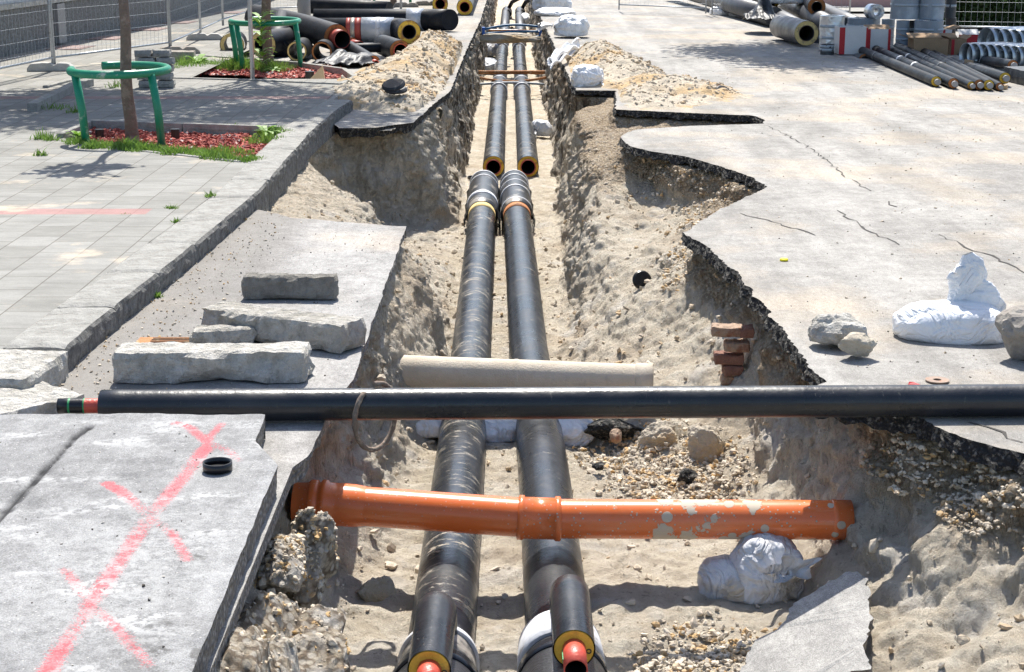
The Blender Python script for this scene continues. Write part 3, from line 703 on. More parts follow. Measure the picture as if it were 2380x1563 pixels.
# =============== HEAPS ===============
def heap(name, cx, cy, rx, ry, bumps, res, label, seed, mat='heap', outline=None):
    xs = np.arange(cx-rx, cx+rx, res); ys = np.arange(cy-ry, cy+ry, res*1.3); X, Y = np.meshgrid(xs, ys)
    Z = np.zeros_like(X)-.05
    for (bx, by, sx, sy, h) in bumps: Z += h*np.exp(-((X-bx)/sx)**2-((Y-by)/sy)**2)
    Z += (.05*fbm(X, Y, X*0, .5, 3, seed)+.035*fbm(X, Y, X*0, .13, 3, seed+5))*np.clip((Z+.06)/.1, 0, 1)
    k = Z > -.045
    if outline is not None: k &= outline(X, Y)
    Z = np.where(k, Z, np.minimum(Z, -.03))
    Q = grid_faces(*X.shape); kk = k.ravel(); Q = Q[kk[Q].any(1)]
    V = np.stack([X, Y, Z], -1).reshape(-1, 3); used = np.unique(Q); mp = -np.ones(len(V), int); mp[used] = np.arange(len(used))
    o = fast_mesh(name, V[used], mp[Q], M[mat]); tag(o, label, 'sand heap', kind='stuff'); return X, Y, Z
HL = heap('sand_heap', -1.9, 26, 1.6, 6.5, [(-1.35,29.8,.5,2.2,.42),(-1.7,25.5,.65,2.5,.30),(-2.3,23.0,.6,1.3,.17),(-1.5,22.0,.5,1.2,.14),(-1.5,27.5,.5,2,.2)], .035, 'pale lumpy sand heap between the black pipe pile and the trench', 3,
   outline=lambda X, Y: (X < np.interp(Y, [19,20,22,24,30,34], [-1.5,-1.4,-1.15,-1.0,-.95,-.95])))
HR = heap('sand_heap', 2.2, 25.5, 2.0, 5.5, [(1.5,29.0,.45,2.0,.38),(1.75,26.2,.6,1.8,.28),(2.3,23.6,.7,1.2,.20),(1.9,21.9,.6,.6,.10),(2.9,23.2,.5,.8,.06)], .035, 'sandy excavation heap on the road right of the trench', 13,
   outline=lambda X, Y: (X > np.interp(Y, [20,21.3,21.4,24.1,24.2,32], [2.4,1.6,1.45,1.55,.95,.93])) & (Y > np.interp(X, [1.3,3.0], [21.42,20.85])))
# =============== LOOSE STONES ===============
def rocks_mesh(P, S, seed, base=1):
    bm = bmesh.new(); bmesh.ops.create_icosphere(bm, subdivisions=base, radius=1); V0 = np.array([v.co[:] for v in bm.verts]); F0 = np.array([[v.index for v in f.verts] for f in bm.faces]); bm.free()
    r = np.random.default_rng(seed); n = len(P); nv = len(V0)
    J = 1+.28*r.standard_normal((n, nv, 1)).clip(-1.4, 1.4)
    sc = S[:, None, None]*(.7+.6*r.random((n, 1, 3)))*np.array([1,1,.7])
    A = r.random(n)*6.28; c, s = np.cos(A), np.sin(A); R = np.zeros((n,3,3)); R[:,0,0]=c; R[:,0,1]=-s; R[:,1,0]=s; R[:,1,1]=c; R[:,2,2]=1
    B = r.random(n)*1.2; c2, s2 = np.cos(B), np.sin(B); R2 = np.zeros((n,3,3)); R2[:,0,0]=1; R2[:,1,1]=c2; R2[:,1,2]=-s2; R2[:,2,1]=s2; R2[:,2,2]=c2
    V = V0[None]*J*sc; V = np.einsum('nij,nvj->nvi', R@R2, V)+P[:, None, :]
    Q = F0[None]+(np.arange(n)*nv)[:, None, None]
    return V.reshape(-1, 3), Q.reshape(-1, 3)
# vertical lookup on finished soil
from mathutils.kdtree import KDTree
_c = Vn[::3]; KD = KDTree(len(_c)); _keep = _c
for i, p in enumerate(_c): KD.insert((p[0], p[1], 0), i)
KD.balance()
def soil_z(x, y):
    b = [(_keep[i][2]) for (co, i, d) in KD.find_n((x, y, 0), 5)]
    return max(b)
def scatter(name, label, region, n, smin, smax, mat, seed, sampler, base=1, smooth=False, powr=3.0, kind='stuff', cat='stones'):
    r = np.random.default_rng(seed); P = []
    while len(P) < n:
        x = r.uniform(region[0], region[1]); y = r.uniform(region[2], region[3]); z = sampler(x, y, r)
        if z is None: continue
        P.append((x, y, z))
    P = np.array(P); S = smin+(smax-smin)*r.random(n)**powr
    V, Q = rocks_mesh(P, S, seed, base); o = fast_mesh(name, V, Q, M[mat], smooth=smooth); return tag(o, label, cat, kind=kind)
def smp_soil(x, y, r):
    z = soil_z(x, y)
    if z > TT-.03: return None
    if not (-.95 < x < 1.6 or z < -.2): return None
    return z
scatter('soil_clods', 'small sandy clods strewn over the trench floor and slopes', (-1.9,2.6,5.2,20), 3600, .004, .032, 'clod', 5, smp_soil, powr=5)
def smp_gr(x, y, r):
    d = math.hypot((x-1.02)/.45, (y-9.6)/.75); d2 = math.hypot((x-.75)/.35, (y-10.2)/.4); d3 = math.hypot((x-.9)/.35, (y-6.9)/.5)
    if min(d, d2, d3) > r.random()**.5*1.15: return None
    return soil_z(x, y)+.005
scatter('gravel', 'ochre and grey gravel spilled on the floor right of the pipes', (.3,1.6,6.2,11), 3200, .004, .020, 'gravel', 8, smp_gr, powr=1.8)
def smp_gr2(x, y, r):
    if not (-.36 < (z := soil_z(x, y)) < -.12): return None
    return z-.004
scatter('gravel', 'pebbles sticking out of the gravel layer under the right road edge', (1.5,2.7,5.6,8.2), 2200, .004, .018, 'gravel', 9, smp_gr2, powr=3.2)
scatter('gravel', 'pebbles in the soil wall of the notch beyond the right road tongue', (1.2,2.4,12.6,17.6), 1500, .005, .022, 'gravel', 19, lambda x, y, r: (z-.004 if -.5 < (z := soil_z(x, y)) < -.12 else None), powr=2.2)
def smp_heap(Hd, lo=.03):
    X, Y, Z = Hd; x0, y0 = X[0,0], Y[0,0]; dx = X[0,1]-x0; dy = Y[1,0]-y0
    def f(x, y, r):
        i = int((y-y0)/dy); j = int((x-x0)/dx)
        if 0 <= i < Z.shape[0] and 0 <= j < Z.shape[1] and Z[i,j] > lo: return Z[i,j]
        return None
    return f
scatter('soil_clods', 'clods lying on the left sand heap', (-3.4,-.9,20,32), 3400, .006, .045, 'clod', 15, smp_heap(HL), powr=3)
scatter('soil_clods', 'clods lying on the right sand heap', (.9,4,20.5,31), 3000, .006, .042, 'clod', 16, smp_heap(HR), powr=3)
scatter('soil_crumbs', 'crumbs of sand and grit strewn over the road', (-3,7,5,30), 900, .004, .016, 'clod', 17, lambda x, y, r: (0.0 if (x > 3.2 or (x > 1.8 and 8.5 < y < 14 and x > 1.75+(y-8.5)*.05)) else None), powr=3)
def smp_gut(x, y, r):
    if x > -2.4+.85*r.random()**3+.0 or x < -2.42: return None
    return 0.0
scatter('gutter_grit', 'grit and crumbs in the gutter along the kerb', (-2.42,-1.3,7.9,13.9), 900, .003, .012, 'gravel', 18, smp_gut, powr=3)

scatter('gravel', 'pebbles and grit on the broken bank under the sprayed slab', (-1.02,-.6,4.6,6.9), 2200, .004, .022, 'gravel', 29, lambda x, y, r: (z-.003 if -.85 < (z := soil_z(x, y)) < -.1 else None), powr=2.5)
scatter('road_dirt', 'dark and pale specks of dirt on the right road', (1.7,9,7.8,30), 2600, .002, .009, 'rubble_mix', 31, lambda x, y, r: (.0005 if x > np.interp(y, [7,8,12,13,15,17,18,20,21,24,31], [2.6,1.8,1.6,1.9,2.5,2.2,1.5,3.2,3.2,3.0,1.6]) and r.random() < (9/y)**1.3 else None), powr=3)
scatter('road_dirt', 'dark and pale specks of dirt on the near slab', (-3.2,-1.05,4.4,7.2), 260, .002, .007, 'rubble_mix', 33, lambda x, y, r: .121, powr=3)
scatter('road_dirt', 'specks of dirt on the old road slab', (-2.2,-.95,8,12.7), 500, .002, .008, 'rubble_mix', 34, lambda x, y, r: .0, powr=3)
# =============== PIPES ===============
def pipe_end(root, p, d, R, r, prot, foam='foam', steel='steel_red', deep=.8, rec=.01, rust=None, n=32):
    p = Vector(p); d = Vector(d).normalized()
    mb = MB(); mb.ring(p-d*rec, d, r-.001, R-.006, .03, n); mb.build('insulation', M[foam], root)
    mb = MB(); mb.ring(p+d*prot, d, r-.012 if r > .05 else r-.005, r, prot+.05, n); st = mb.build('steel_pipe', M[steel], root)
    mb = MB(); ri = (r-.0125 if r > .05 else r-.0055)
    mb.tube([p+d*(prot-.012), p-d*deep], ri, n, (False, True), flip=True); mb.build('bore', M['bore'], st)
    return st
def arcpts(p0, p1, p2, k=8, rad=.3):
    p0, p1, p2 = Vector(p0), Vector(p1), Vector(p2); a = (p0-p1).normalized(); b = (p2-p1).normalized()
    A = p1+a*rad; B = p1+b*rad; return [A*(1-t)**2+p1*2*t*(1-t)+B*t*t for t in [i/k for i in range(k+1)]]
# --- far pair
def dense(a, b, step=.5):
    a, b = Vector(a), Vector(b); n = max(2, int((b-a).length/step)+1); return [a.lerp(b, i/(n-1)) for i in range(n)]
def far_pipe(name, x0, x1, label, side):
    e = empty(name, (x0, 23.7, -1.28), 0, label, 'pipe', 'pipes laid along the trench floor'); e2 = e
    o = Vector((x0, 23.7, -1.28)); P = lambda x, y, z: Vector((x, y, z))-o
    z0 = -1.09; R = .1575; mid = lambda y: x0+(x1-x0)*(y-23.7)/(48-23.7)
    mb = MB(); mb.tube([P(mid(y), y, z0) for y in np.linspace(23.7, 49.5, 40)], R, 40, (False, False)); mb.build('casing', M['pe_muddy'], e)
    pipe_end(e, P(x0, 23.7, z0), (-.0, -1, 0), R, .112, .05, 'foam', 'steel_red', 2.0, .01)
    for (a, b) in ((34.6, 36.4), (46.3, 48.2)):
        mb = MB(); mb.tube([P(mid(a), a, z0), P(mid(a+.12), a+.12, z0), P(mid(b-.12), b-.12, z0), P(mid(b), b, z0)], [R+.004, R+.024, R+.024, R+.004], 36, (False, False)); s = mb.build('sleeve', M['sleeve'], e)
        for q in (a+.08, b-.08):
            mb = MB(); mb.tube([P(mid(q-.05), q-.05, z0), P(mid(q+.05), q+.05, z0)], R+.03, 36, (True, True)); mb.build('tape_band', M['white_tape'], s)
    br = MB(); q = 47.2; bx = mid(q); br.tube([P(bx, q, z0+.1), P(bx-.02, q-.1, z0+.28), P(bx-.06, q-.5, z0+.42), P(bx-.2, q-1.6, z0+.62)], .062, 16, (True, False)); b = br.build('branch', M['pe_heap'], e)
    pipe_end(b, P(bx-.2, q-1.6, z0+.62), Vector((-.14, -1.1, .2)), .062, .03, .04, 'foam_burnt', 'steel_dark', .3, n=16)
far_pipe('district_heating_pipe', -.27, -.29, 'left of the two open-ended pipes beyond the sleeved mains, yellow foam ring', -1)
far_pipe('district_heating_pipe', .235, .19, 'right of the two open-ended pipes beyond the sleeved mains, yellow foam ring', 1)
# --- pair beyond the soil bridge
def back_pipe(x0, label):
    o = Vector((x0, 50.5, -1.28)); e = empty('district_heating_pipe', o, 0, label, 'pipe', 'pipes laid along the trench floor'); P = lambda x, y, z: Vector((x, y, z))-o
    mb = MB(); mb.tube([P(x0, y, -1.07) for y in (50.5, 60, 66.5)], .16, 24, (True, False)); mb.build('casing', M['pe_far'], e)
    mb = MB(); mb.tube([P(x0, y, -1.07) for y in (53, 53.2, 55, 55.2)], [.162,.2,.2,.162], 24, (False, False)); mb.build('sleeve', M['sleeve'], e)
    mb = MB(); mb.tube([P(x0+.05, y, -1.07) for y in (64.5, 64.7, 66.5, 66.6)], [.162,.2,.2,.162], 24, (False, True)); mb.build('sleeve', M['sleeve'], e)
    mb = MB(); mb.tube([P(x0+.1, 65.5, -.95), P(x0+.25, 65, -.65), P(x0+.5, 63.6, -.45)], .075, 14, (True, False)); b = mb.build('branch', M['pe_heap'], e)
    pipe_end(b, P(x0+.5, 63.6, -.45), Vector((.25, -1.4, .2)), .075, .035, .05, 'foam_burnt', 'steel_dark', .3, n=14)
back_pipe(-.25, 'left grey pipe of the farthest pair, seen beyond the blue trench strut'); back_pipe(.28, 'right grey pipe of the farthest pair, seen beyond the blue trench strut')
# --- near pair
NPL = [(21.75,-.375,-1.03),(19.2,-.36,-1.03),(16.7,-.35,-1.03),(13,-.335,-1.03),(9.6,-.33,-.96),(8,-.33,-.93),(6.6,-.335,-.905),(4.5,-.34,-.88),(2.5,-.34,-.86)]
NPR = [(21.75,.03,-1.03),(19.2,.06,-1.03),(16.7,.095,-1.03),(13,.135,-1.03),(9.6,.20,-.96),(8,.215,-.93),(6.6,.225,-.905),(4.5,.24,-.88),(2.5,.25,-.86)]
def near_pipe(tab, label, side):
    tab = tab[::-1]; Y = [t[0] for t in tab]; fx = lambda y: float(np.interp(y, Y, [t[1] for t in tab])); fz = lambda y: float(np.interp(y, Y, [t[2] for t in tab]))
    o = Vector((fx(14), 14, -1.2)); e = empty('district_heating_pipe', o, 0, label, 'pipe', 'pipes laid along the trench floor'); P = lambda y, dz=0, dx=0: Vector((fx(y)+dx, y, fz(y)+dz))-o
    R = .1575
    ys = list(np.arange(2.5, 19.7, .35)); mb = MB(); mb.tube([P(y) for y in ys], R, 48, (True, True)); mb.build('casing', M['pe_muddy' if side < 0 else 'pe_mid'], e)
    # shrink sleeve at far end
    mb = MB(); mb.tube([P(y) for y in (19.35, 19.4, 19.6, 20.4, 20.5, 20.9, 21.0, 21.7, 21.75)], [R+.008, .192, .186, .183, .189, .189, .183, .186, .17], 48, (False, True)); s = mb.build('sleeve', M['sleeve'], e)
    for q, w in (((19.95, .16), (21.65, .05), (21.3, .04)) if side < 0 else ((19.5, .04), (20.45, .05), (20.9, .035), (21.35, .04), (21.68, .04))):
        mb = MB(); mb.tube([P(q-w/2), P(q+w/2)], .1925, 48, (True, True)); mb.build('tape_band', M['white_tape'], s)
    mb = MB(); mb.tube([P(19.05), P(19.3)], R+.006, 40, (True, True)); mb.build('insulation', M['foam_pale' if side < 0 else 'foam_burnt'], e)
    # loose shrink film lappets
    mb = MB()
    for sx in (-1, 1):
        V = []; n = 26
        for i in range(n):
            y = 19.3+i*.095; wv = .012*math.sin(i*1.7)+.01*math.sin(i*.6)
            V += [tuple(P(y, -.02, sx*(.188+.004))), tuple(P(y, -.09+wv, sx*(.208+wv))), tuple(P(y, -.15-wv, sx*(.20+wv)))]
        mb.add(V, [q for i in range(n-1) for q in ((3*i, 3*i+1, 3*i+4, 3*i+3), (3*i+1, 3*i+2, 3*i+5, 3*i+4))], 0, True)
    mb.build('shrink_film', M['black_film'], s)
    # near sleeve with branch saddle
    yb = 6.95 if side < 0 else 7.05; ye = yb-1.8
    mb = MB(); mb.tube([P(y) for y in (yb, yb-.03, yb-.15, yb-.55, yb-.75, yb-1.5, yb-2.5)], [R+.004, R+.012, R+.018, R+.05, R+.058, R+.05, R+.02], 48, (False, False)); s2 = mb.build('branch_sleeve', M['sleeve'], e)
    for (a, b, extra) in (((yb-.05, yb-.11, .018), (yb-.86, yb-1.05, .061)) if side < 0 else ((yb-.03, yb-.30, .033), (yb-.9, yb-.94, .060))):
        mb = MB(); mb.tube([P(a), P((a+b)/2), P(b)], [R+extra+.004, R+extra+.009, R+extra+.012], 48, (True, True)); mb.build('tape_band', M['white_tape'], s2)
    mb = MB(); mb.tube([P(yb-.36), P(yb-.45)], R+.047, 48, (True, True)); mb.build('tape_band', M['band'], s2)
    # branch: rises out of the saddle, bends and runs back above the main
    if side < 0: T0 = Vector((-.335, 6.75, -.60)); T1 = Vector((-.34, 6.17, -.615)); pr = .15
    else: T0 = Vector((.262, 6.92, -.59)); T1 = Vector((.262, 6.36, -.61)); pr = .19
    T0 -= o; T1 -= o; c = T0+Vector((0, .10, -.16))
    pts = [c, T0+Vector((0, .085, -.09)), T0+Vector((0, .06, -.04)), T0+Vector((0, .0, -.008)), T0+Vector((0, -.1, 0)), T1]
    mb = MB(); mb.tube(pts, [.088, .088, .088, .089, .090, .090], 36, (True, False)); b = mb.build('branch', M['pe_clean2'], e)
    pipe_end(b, T1, (T1-T0), .090, .050, pr, 'foam', 'steel_bright_red', .5, .0)
    mb = MB(); d = (T1-T0).normalized(); mb.ring(T1+d*.002+Vector((.062, 0, -.01)), d, .007, .012, .004, 16); mb.build('alarm_wire_mark', M['dark_rubber'], b)
    if side > 0:
        mb = MB(); mb.box(T1+d*.07+Vector((-.0505, 0, .0)), (.004, .09, .02)); mb.build('paint_mark', M['green_mark'], b)
t = M['pe_clean'].copy(); M['pe_clean2'] = t
from mathutils.bvhtree import BVHTree
BV = BVHTree.FromPolygons([tuple(v) for v in Vn.tolist()], [tuple(q) for q in Qn.tolist()])
def hit(px, py):
    a = Vector((0,0,H)); d = (WD(px, py, 10)-a).normalized(); r = BV.ray_cast(a, d)
    return r[0] if r[0] else W(px, py, -.9)
near_pipe(NPL, 'left black main with red stub branch and yellow foam collar at its far sleeve', -1)
near_pipe(NPR, 'right black main with red stub branch and brown collar at its white-banded sleeve', 1)
# --- orange sewer pipe
A = WD(714, 1168, 7.95); Bc = WD(1250, 1206, 7.92); Cc = WD(1952, 1209, 7.90)
o = Vector((Bc.x, Bc.y, Bc.z-.1)); e = empty('sewer_pipe', o, 0, 'orange plastic sewer pipe with cement splashes crossing above the two black mains', 'pipe')
q = lambda v: Vector(v)-o
Ro = .1015
d1 = (Bc-A).normalized(); d2 = (Cc-Bc).normalized()
mb = MB(); mb.tube([q(A+d1*.14), q(A+d1*.9), q(Bc-d1*.07)], Ro, 48, (False, False)); mb.build('pipe_section', M['orange'], e)
mb = MB(); mb.tube([q(Bc+d2*.07), q(Bc+d2*.9), q(Cc-d2*.02), q(Cc+d2*.05)], Ro, 48, (False, True)); mb.build('pipe_section', M['orange'], e)
mb = MB(); mb.tube([q(A+d1*s) for s in (-.07, .0, .012, .02, .05, .062, .075, .10, .112, .16, .25, .30)], [Ro-.004, Ro+.002, Ro+.014, Ro+.018, Ro+.018, Ro+.006, Ro+.022, Ro+.022, Ro+.010, Ro+.010, Ro+.008, Ro+.001], 48, (False, False)); mb.build('socket', M['orange'], e)
mb = MB(); mb.tube([q(Bc-d1*.105), q(Bc-d1*.1), q(Bc-d1*.075), q(Bc-d1*.07), q(Bc+d2*.085), q(Bc+d2*.09), q(Bc+d2*.115), q(Bc+d2*.12)], [Ro+.003, Ro+.014, Ro+.014, Ro+.006, Ro+.006, Ro+.014, Ro+.014, Ro+.003], 48, (False, False)); c_ = mb.build('coupling', M['orange'], e)
mb = MB(); mb.tube([q(Cc-d2*.045), q(Cc-d2*.04), q(Cc-d2*.02), q(Cc-d2*.018), q(Cc+d2*.055)], [Ro+.001, Ro+.004, Ro+.004, Ro+.002, Ro+.002], 48, (False, True)); mb.build('end_collar', M['orange'], e)
# --- lone black pipe across everything
A = WD(233, 921, 7.62); B_ = WD(2420, 927, 7.72); A.z = .083; B_.z = .083
o = Vector((A.x, A.y, 0)); e = empty('insulated_pipe', o, 0, 'long clean black pipe laid right across the trench, bare steel end at left', 'pipe')
d = (B_-A).normalized(); q = lambda v: Vector(v)-o
mb = MB(); mb.tube([q(A), q(A+d*.004)]+[q(A+d*s) for s in np.arange(.1, (B_-A).length+4, .4)], [.074, .0785]+[.079]*len(np.arange(.1, (B_-A).length+4, .4)), 56, (True, True)); mb.build('casing', M['pe_clean'], e)
mb = MB(); mb.tube([q(A-d*.20), q(A)], .037, 32, (False, False)); st = mb.build('steel_pipe', M['steel_bright_red'], e)
mb = MB(); mb.tube([q(A-d*.155), q(A-d*.075)], .0378, 32, (False, False)); mb.build('green_paint_band', M['green_mark'], st)
mb = MB(); mb.tube([q(A-d*.145), q(A-d*.082)], .0384, 32, (False, False)); mb.build('dark_label', M['cap_black'], st)
mb = MB(); mb.tube([q(A-d*.205), q(A-d*.155)], .0382, 32, (True, False)); mb.build('end_cap', M['cap_black'], st)
# --- iron hoop hanging on it
hc = WD(873, 960, 7.69); pts = []
for i in range(41):
    a = math.radians(92-i*8.3); rx = .09; rz = .166
    pts.append((hc.x+rx*math.cos(a)+.0, hc.y-.02+.012*math.sin(a*2)+.125*math.cos(a), .012+rz*math.sin(a)*1.0+.0))
mb = MB(); mb.tube(pts, [.0125+.0015*math.sin(i*2.2) for i in range(41)], 10); tag(mb.build('hoop', M['rope']), 'rusty bent hoop hanging round the long black crossing pipe', 'hoop')
# --- pale clay duct
A = Vector((-.80, 10.82, -.625)); B_ = Vector((.86, 10.72, -.665)); o = Vector((0, 10.8, -.78)); e = empty('clay_pipe', o, 0, 'pale cream duct pipe crossing the trench above the black mains, half sunk in soil', 'pipe')
mb = MB(); mb.tube([Vector((-1.0, 10.83, -.62))-o]+[A.lerp(B_, t)-o for t in np.linspace(0, 1, 12)], [.112]+[.113 for i in range(12)], 48, (True, False)); mb.build('pipe_body', M['clay_pipe'], e)
mb = MB(); C_ = A.lerp(B_, .985); mb.tube([C_-o, C_+(B_-A)*.004-o, C_+(B_-A)*.07-o, C_+(B_-A)*.075-o], [.113,.122,.122,.1], 40, (False, True)); mb.build('socket', M['clay_pipe'], e)
mb = MB(); C_ = A.lerp(B_, .49); mb.tube([C_-o, C_+(B_-A)*.012-o, C_+(B_-A)*.02-o], [.116,.117,.1135], 40, (False, False)); mb.build('joint_ring', M['clay_pipe'], e)
# =============== STONE BLOCKS ===============
def stone_block(name, c, d, rz, mat, label, cat, group=None, seed=0, rough=.02, tilt=(0,0), cut=None, res=.03, taper=0, rnd=.018):
    bm = bmesh.new(); n = [max(2, int(x/res)) for x in d]; V = []; Fc = []
    idx = {}
    def vid(i, j, k):
        key = (i, j, k)
        if key not in idx:
            idx[key] = len(V); V.append((d[0]*(i/n[0]-.5), d[1]*(j/n[1]-.5), d[2]*(k/n[2])))
        return idx[key]
    for a, b in ((n[0], n[1]),):
        for i in range(a):
            for j in range(b):
                Fc.append((vid(i,j,0), vid(i,j+1,0), vid(i+1,j+1,0), vid(i+1,j,0))); Fc.append((vid(i,j,n[2]), vid(i+1,j,n[2]), vid(i+1,j+1,n[2]), vid(i,j+1,n[2])))
    for i in range(n[0]):
        for k in range(n[2]):
            Fc.append((vid(i,0,k), vid(i+1,0,k), vid(i+1,0,k+1), vid(i,0,k+1))); Fc.append((vid(i,n[1],k), vid(i,n[1],k+1), vid(i+1,n[1],k+1), vid(i+1,n[1],k)))
    for j in range(n[1]):
        for k in range(n[2]):
            Fc.append((vid(0,j,k), vid(0,j,k+1), vid(0,j+1,k+1), vid(0,j+1,k))); Fc.append((vid(n[0],j,k), vid(n[0],j+1,k), vid(n[0],j+1,k+1), vid(n[0],j,k+1)))
    bm.free(); V = np.array(V)
    hd = np.array([d[0]/2, d[1]/2, d[2]/2]); cen = np.array([0,0,d[2]/2]); L = (V-cen)/hd
    # round corners
    rr_ = np.abs(L); m = np.sort(rr_, axis=1)[:, 1]; corner = np.clip((m-.8)/.2, 0, 1)
    V = V-(V-cen)/np.linalg.norm(V-cen, axis=1)[:, None]*(corner*rnd)[:, None]
    s = seed*7.7; nn = np.stack([fbm(V[:,0]+s, V[:,1], V[:,2], .12, 3, 1+seed), fbm(V[:,0]+s, V[:,1], V[:,2], .12, 3, 2+seed), fbm(V[:,0]+s, V[:,1], V[:,2], .12, 3, 3+seed)], -1)
    topm = np.clip((V[:,2]/d[2]-.85)/.1, 0, 1)
    V = V+nn*rough*(1-.65*topm)[:, None]*np.array([1,1,.5]); V = V+.006*np.stack([fbm(V[:,0]+s, V[:,1], V[:,2], .03, 2, 11), fbm(V[:,0]+s, V[:,1], V[:,2], .03, 2, 12), fbm(V[:,0]+s, V[:,1], V[:,2], .03, 2, 13)], -1)
    if taper: V[:, 1] *= 1-taper*(V[:, 0]/d[0]+.5)
    V[:, 2] = np.maximum(V[:, 2], .002)
    mb = MB(); mb.add(V, Fc, 0, True); o = mb.build(name, M[mat]); o.location = c; o.rotation_euler = (tilt[0], tilt[1], rz)
    for p in o.data.polygons: p.use_smooth = False
    return tag(o, label, cat, group)
G = 'loose kerb blocks on the old road'
c = (W(560,698)+W(785,700))/2; stone_block('kerb_block', (c.x, c.y+.075, 0), (.62,.13,.155), math.radians(-2), 'block_dark', 'dark grey kerb block standing farthest back on the old road slab', 'kerb block', G, 1, .010)
a = W(486,772); b = W(800,838); c = (a+b)/2; stone_block('kerb_block', (c.x+.03, c.y+.13, 0), (1.0,.25,.165), math.radians(-27), 'block', 'longest skewed whitish kerb block with a dark rough front face, middle of the group', 'kerb block', G, 2, .022)
c = W(515,808); stone_block('kerb_block', (c.x, c.y+.09, 0), (.36,.2,.10), math.radians(8), 'block', 'small broken kerb stub wedged behind the front block', 'kerb block', G, 3, .03, taper=.5)
a = W(257,893); b = W(716,893); c = (a+b)/2; stone_block('kerb_block', (c.x, c.y+.125, 0), (1.03,.22,.17), math.radians(1.5), 'pale', 'pale split-faced kerb block lying just behind the black crossing pipe', 'kerb block', G, 4, .034)
c = (W(40,790,ZP)+W(210,760,ZP))/2; stone_block('kerb_stone', (-2.60, 8.19, -.06), (.40,.60,.205), math.radians(-7), 'pale', 'newer whitish kerb stone closing the near end of the kerb row', 'kerb stone', None, 5, .012)
c = W(25,905,.08); stone_block('concrete_slab', (c.x-.22, c.y-.06, -.04), (.95,.72,.16), math.radians(-34), 'pale', 'broken white concrete slab tilted at the left edge below the kerb', 'concrete slab', None, 6, .035, (math.radians(-4), math.radians(5)))
def boulder(name, c, r, mat, label, cat, seed, group=None, amp=.25, sub=4, sc=1.0):
    bm = bmesh.new(); bmesh.ops.create_icosphere(bm, subdivisions=sub, radius=1); V = np.array([v.co[:] for v in bm.verts]); Fc = [tuple(v.index for v in f.verts) for f in bm.faces]; bm.free()
    R_ = np.random.default_rng(seed)
    for _ in range(9):   # planar fractures
        n = R_.standard_normal(3); n /= np.linalg.norm(n); dd = R_.uniform(.55, .85); k = V@n-dd; V = V-np.where(k > 0, k, 0)[:, None]*n*.95
    s = seed*3.1; k = 1+amp*.55*fbm(V[:,0]+s, V[:,1], V[:,2], .7*sc, 4, seed)+.05*fbm(V[:,0]+s, V[:,1], V[:,2], .12, 2, seed)
    V = V*k[:, None]*np.array(r); mb = MB(); mb.add(V, Fc, 0, False); o = mb.build(name, M[mat]); o.location = c; o.rotation_euler = (0,0,R_.uniform(0,3)*0); return tag(o, label, cat, group)
c = W(1965,815); boulder('rubble_stone', (c.x-.02, c.y+.1, .09), (.17,.13,.125), 'pale', 'white chalky lump of concrete on the right road, behind the tan stone', 'stone', 3)
c = W(1997,840); boulder('rubble_stone', (c.x, c.y+.06, .065), (.125,.09,.08), 'rock', 'tan broken stone in front of the white concrete lump on the right road', 'stone', 5)
c = W(2362,850); boulder('rubble_stone', (c.x+.1, c.y+.14, .12), (.21,.17,.17), 'rock_dark', 'large grey-brown stone at the right picture edge beside the full white sack', 'stone', 8)
G = 'concrete lumps under the near slab edge'
boulder('concrete_lump', (-.93, 6.80, -.38), (.15,.17,.25), 'conglomerate', 'uppermost jagged concrete lump jutting below the sprayed slab near the orange pipe socket', 'rubble', 11, G, .5, 5)
boulder('concrete_lump', (-.88, 5.98, -.60), (.25,.42,.40), 'conglomerate', 'big pebbly white-edged concrete lump with tar, right of the slab edge', 'rubble', 14, G, .45, 6)
boulder('concrete_lump', (-.92, 5.20, -.55), (.25,.55,.44), 'conglomerate', 'ochre gravelly concrete lump nearest the bottom of the picture', 'rubble', 17, G, .45, 6)
boulder('concrete_lump', (-.98, 6.42, -.27), (.12,.22,.14), 'conglomerate', 'small pale concrete lump right under the slab edge', 'rubble', 21, G, .45, 5)
boulder('soil_lump', (-.68, 7.75, -.96), (.11,.10,.09), 'heap', 'rough soil lump on the floor below the orange pipe, left of the mains', 'rubble', 23, None, .5, 5)
boulder('soil_lump', (.98, 10.2, -.93), (.14,.12,.12), 'heap', 'leaning soil lump beneath the right end of the black crossing pipe', 'rubble', 25, 'soil lumps by the right wall', .5, 5)
boulder('soil_lump', (1.26, 9.9, -.88), (.15,.11,.15), 'heap', 'taller soil lump against the right wall below the crossing pipe', 'rubble', 26, 'soil lumps by the right wall', .5, 5)
boulder('asphalt_chunk', W(1420,995,-.93), (.20,.12,.08), 'abreak', 'black asphalt chunk lying behind the gravel, right of the white floor bags', 'asphalt chunk', 31, None, .3, 4)
boulder('asphalt_chunk', W(1392,1083,-.95), (.05,.04,.025), 'abreak', 'small black asphalt scrap on bare sand right of the right main', 'asphalt chunk', 32, None, .4, 3)
boulder('asphalt_chunk', W(1598,1108,-.93), (.07,.05,.045), 'abreak', 'pointed black asphalt scrap sitting on the gravel patch', 'asphalt chunk', 33, None, .4, 3)
c = W(1432,1014,-.93); boulder('brick_fragment', c, (.045,.05,.05), 'brick', 'small orange brick fragment beside the black asphalt chunk', 'brick', 34, None, .2, 3)
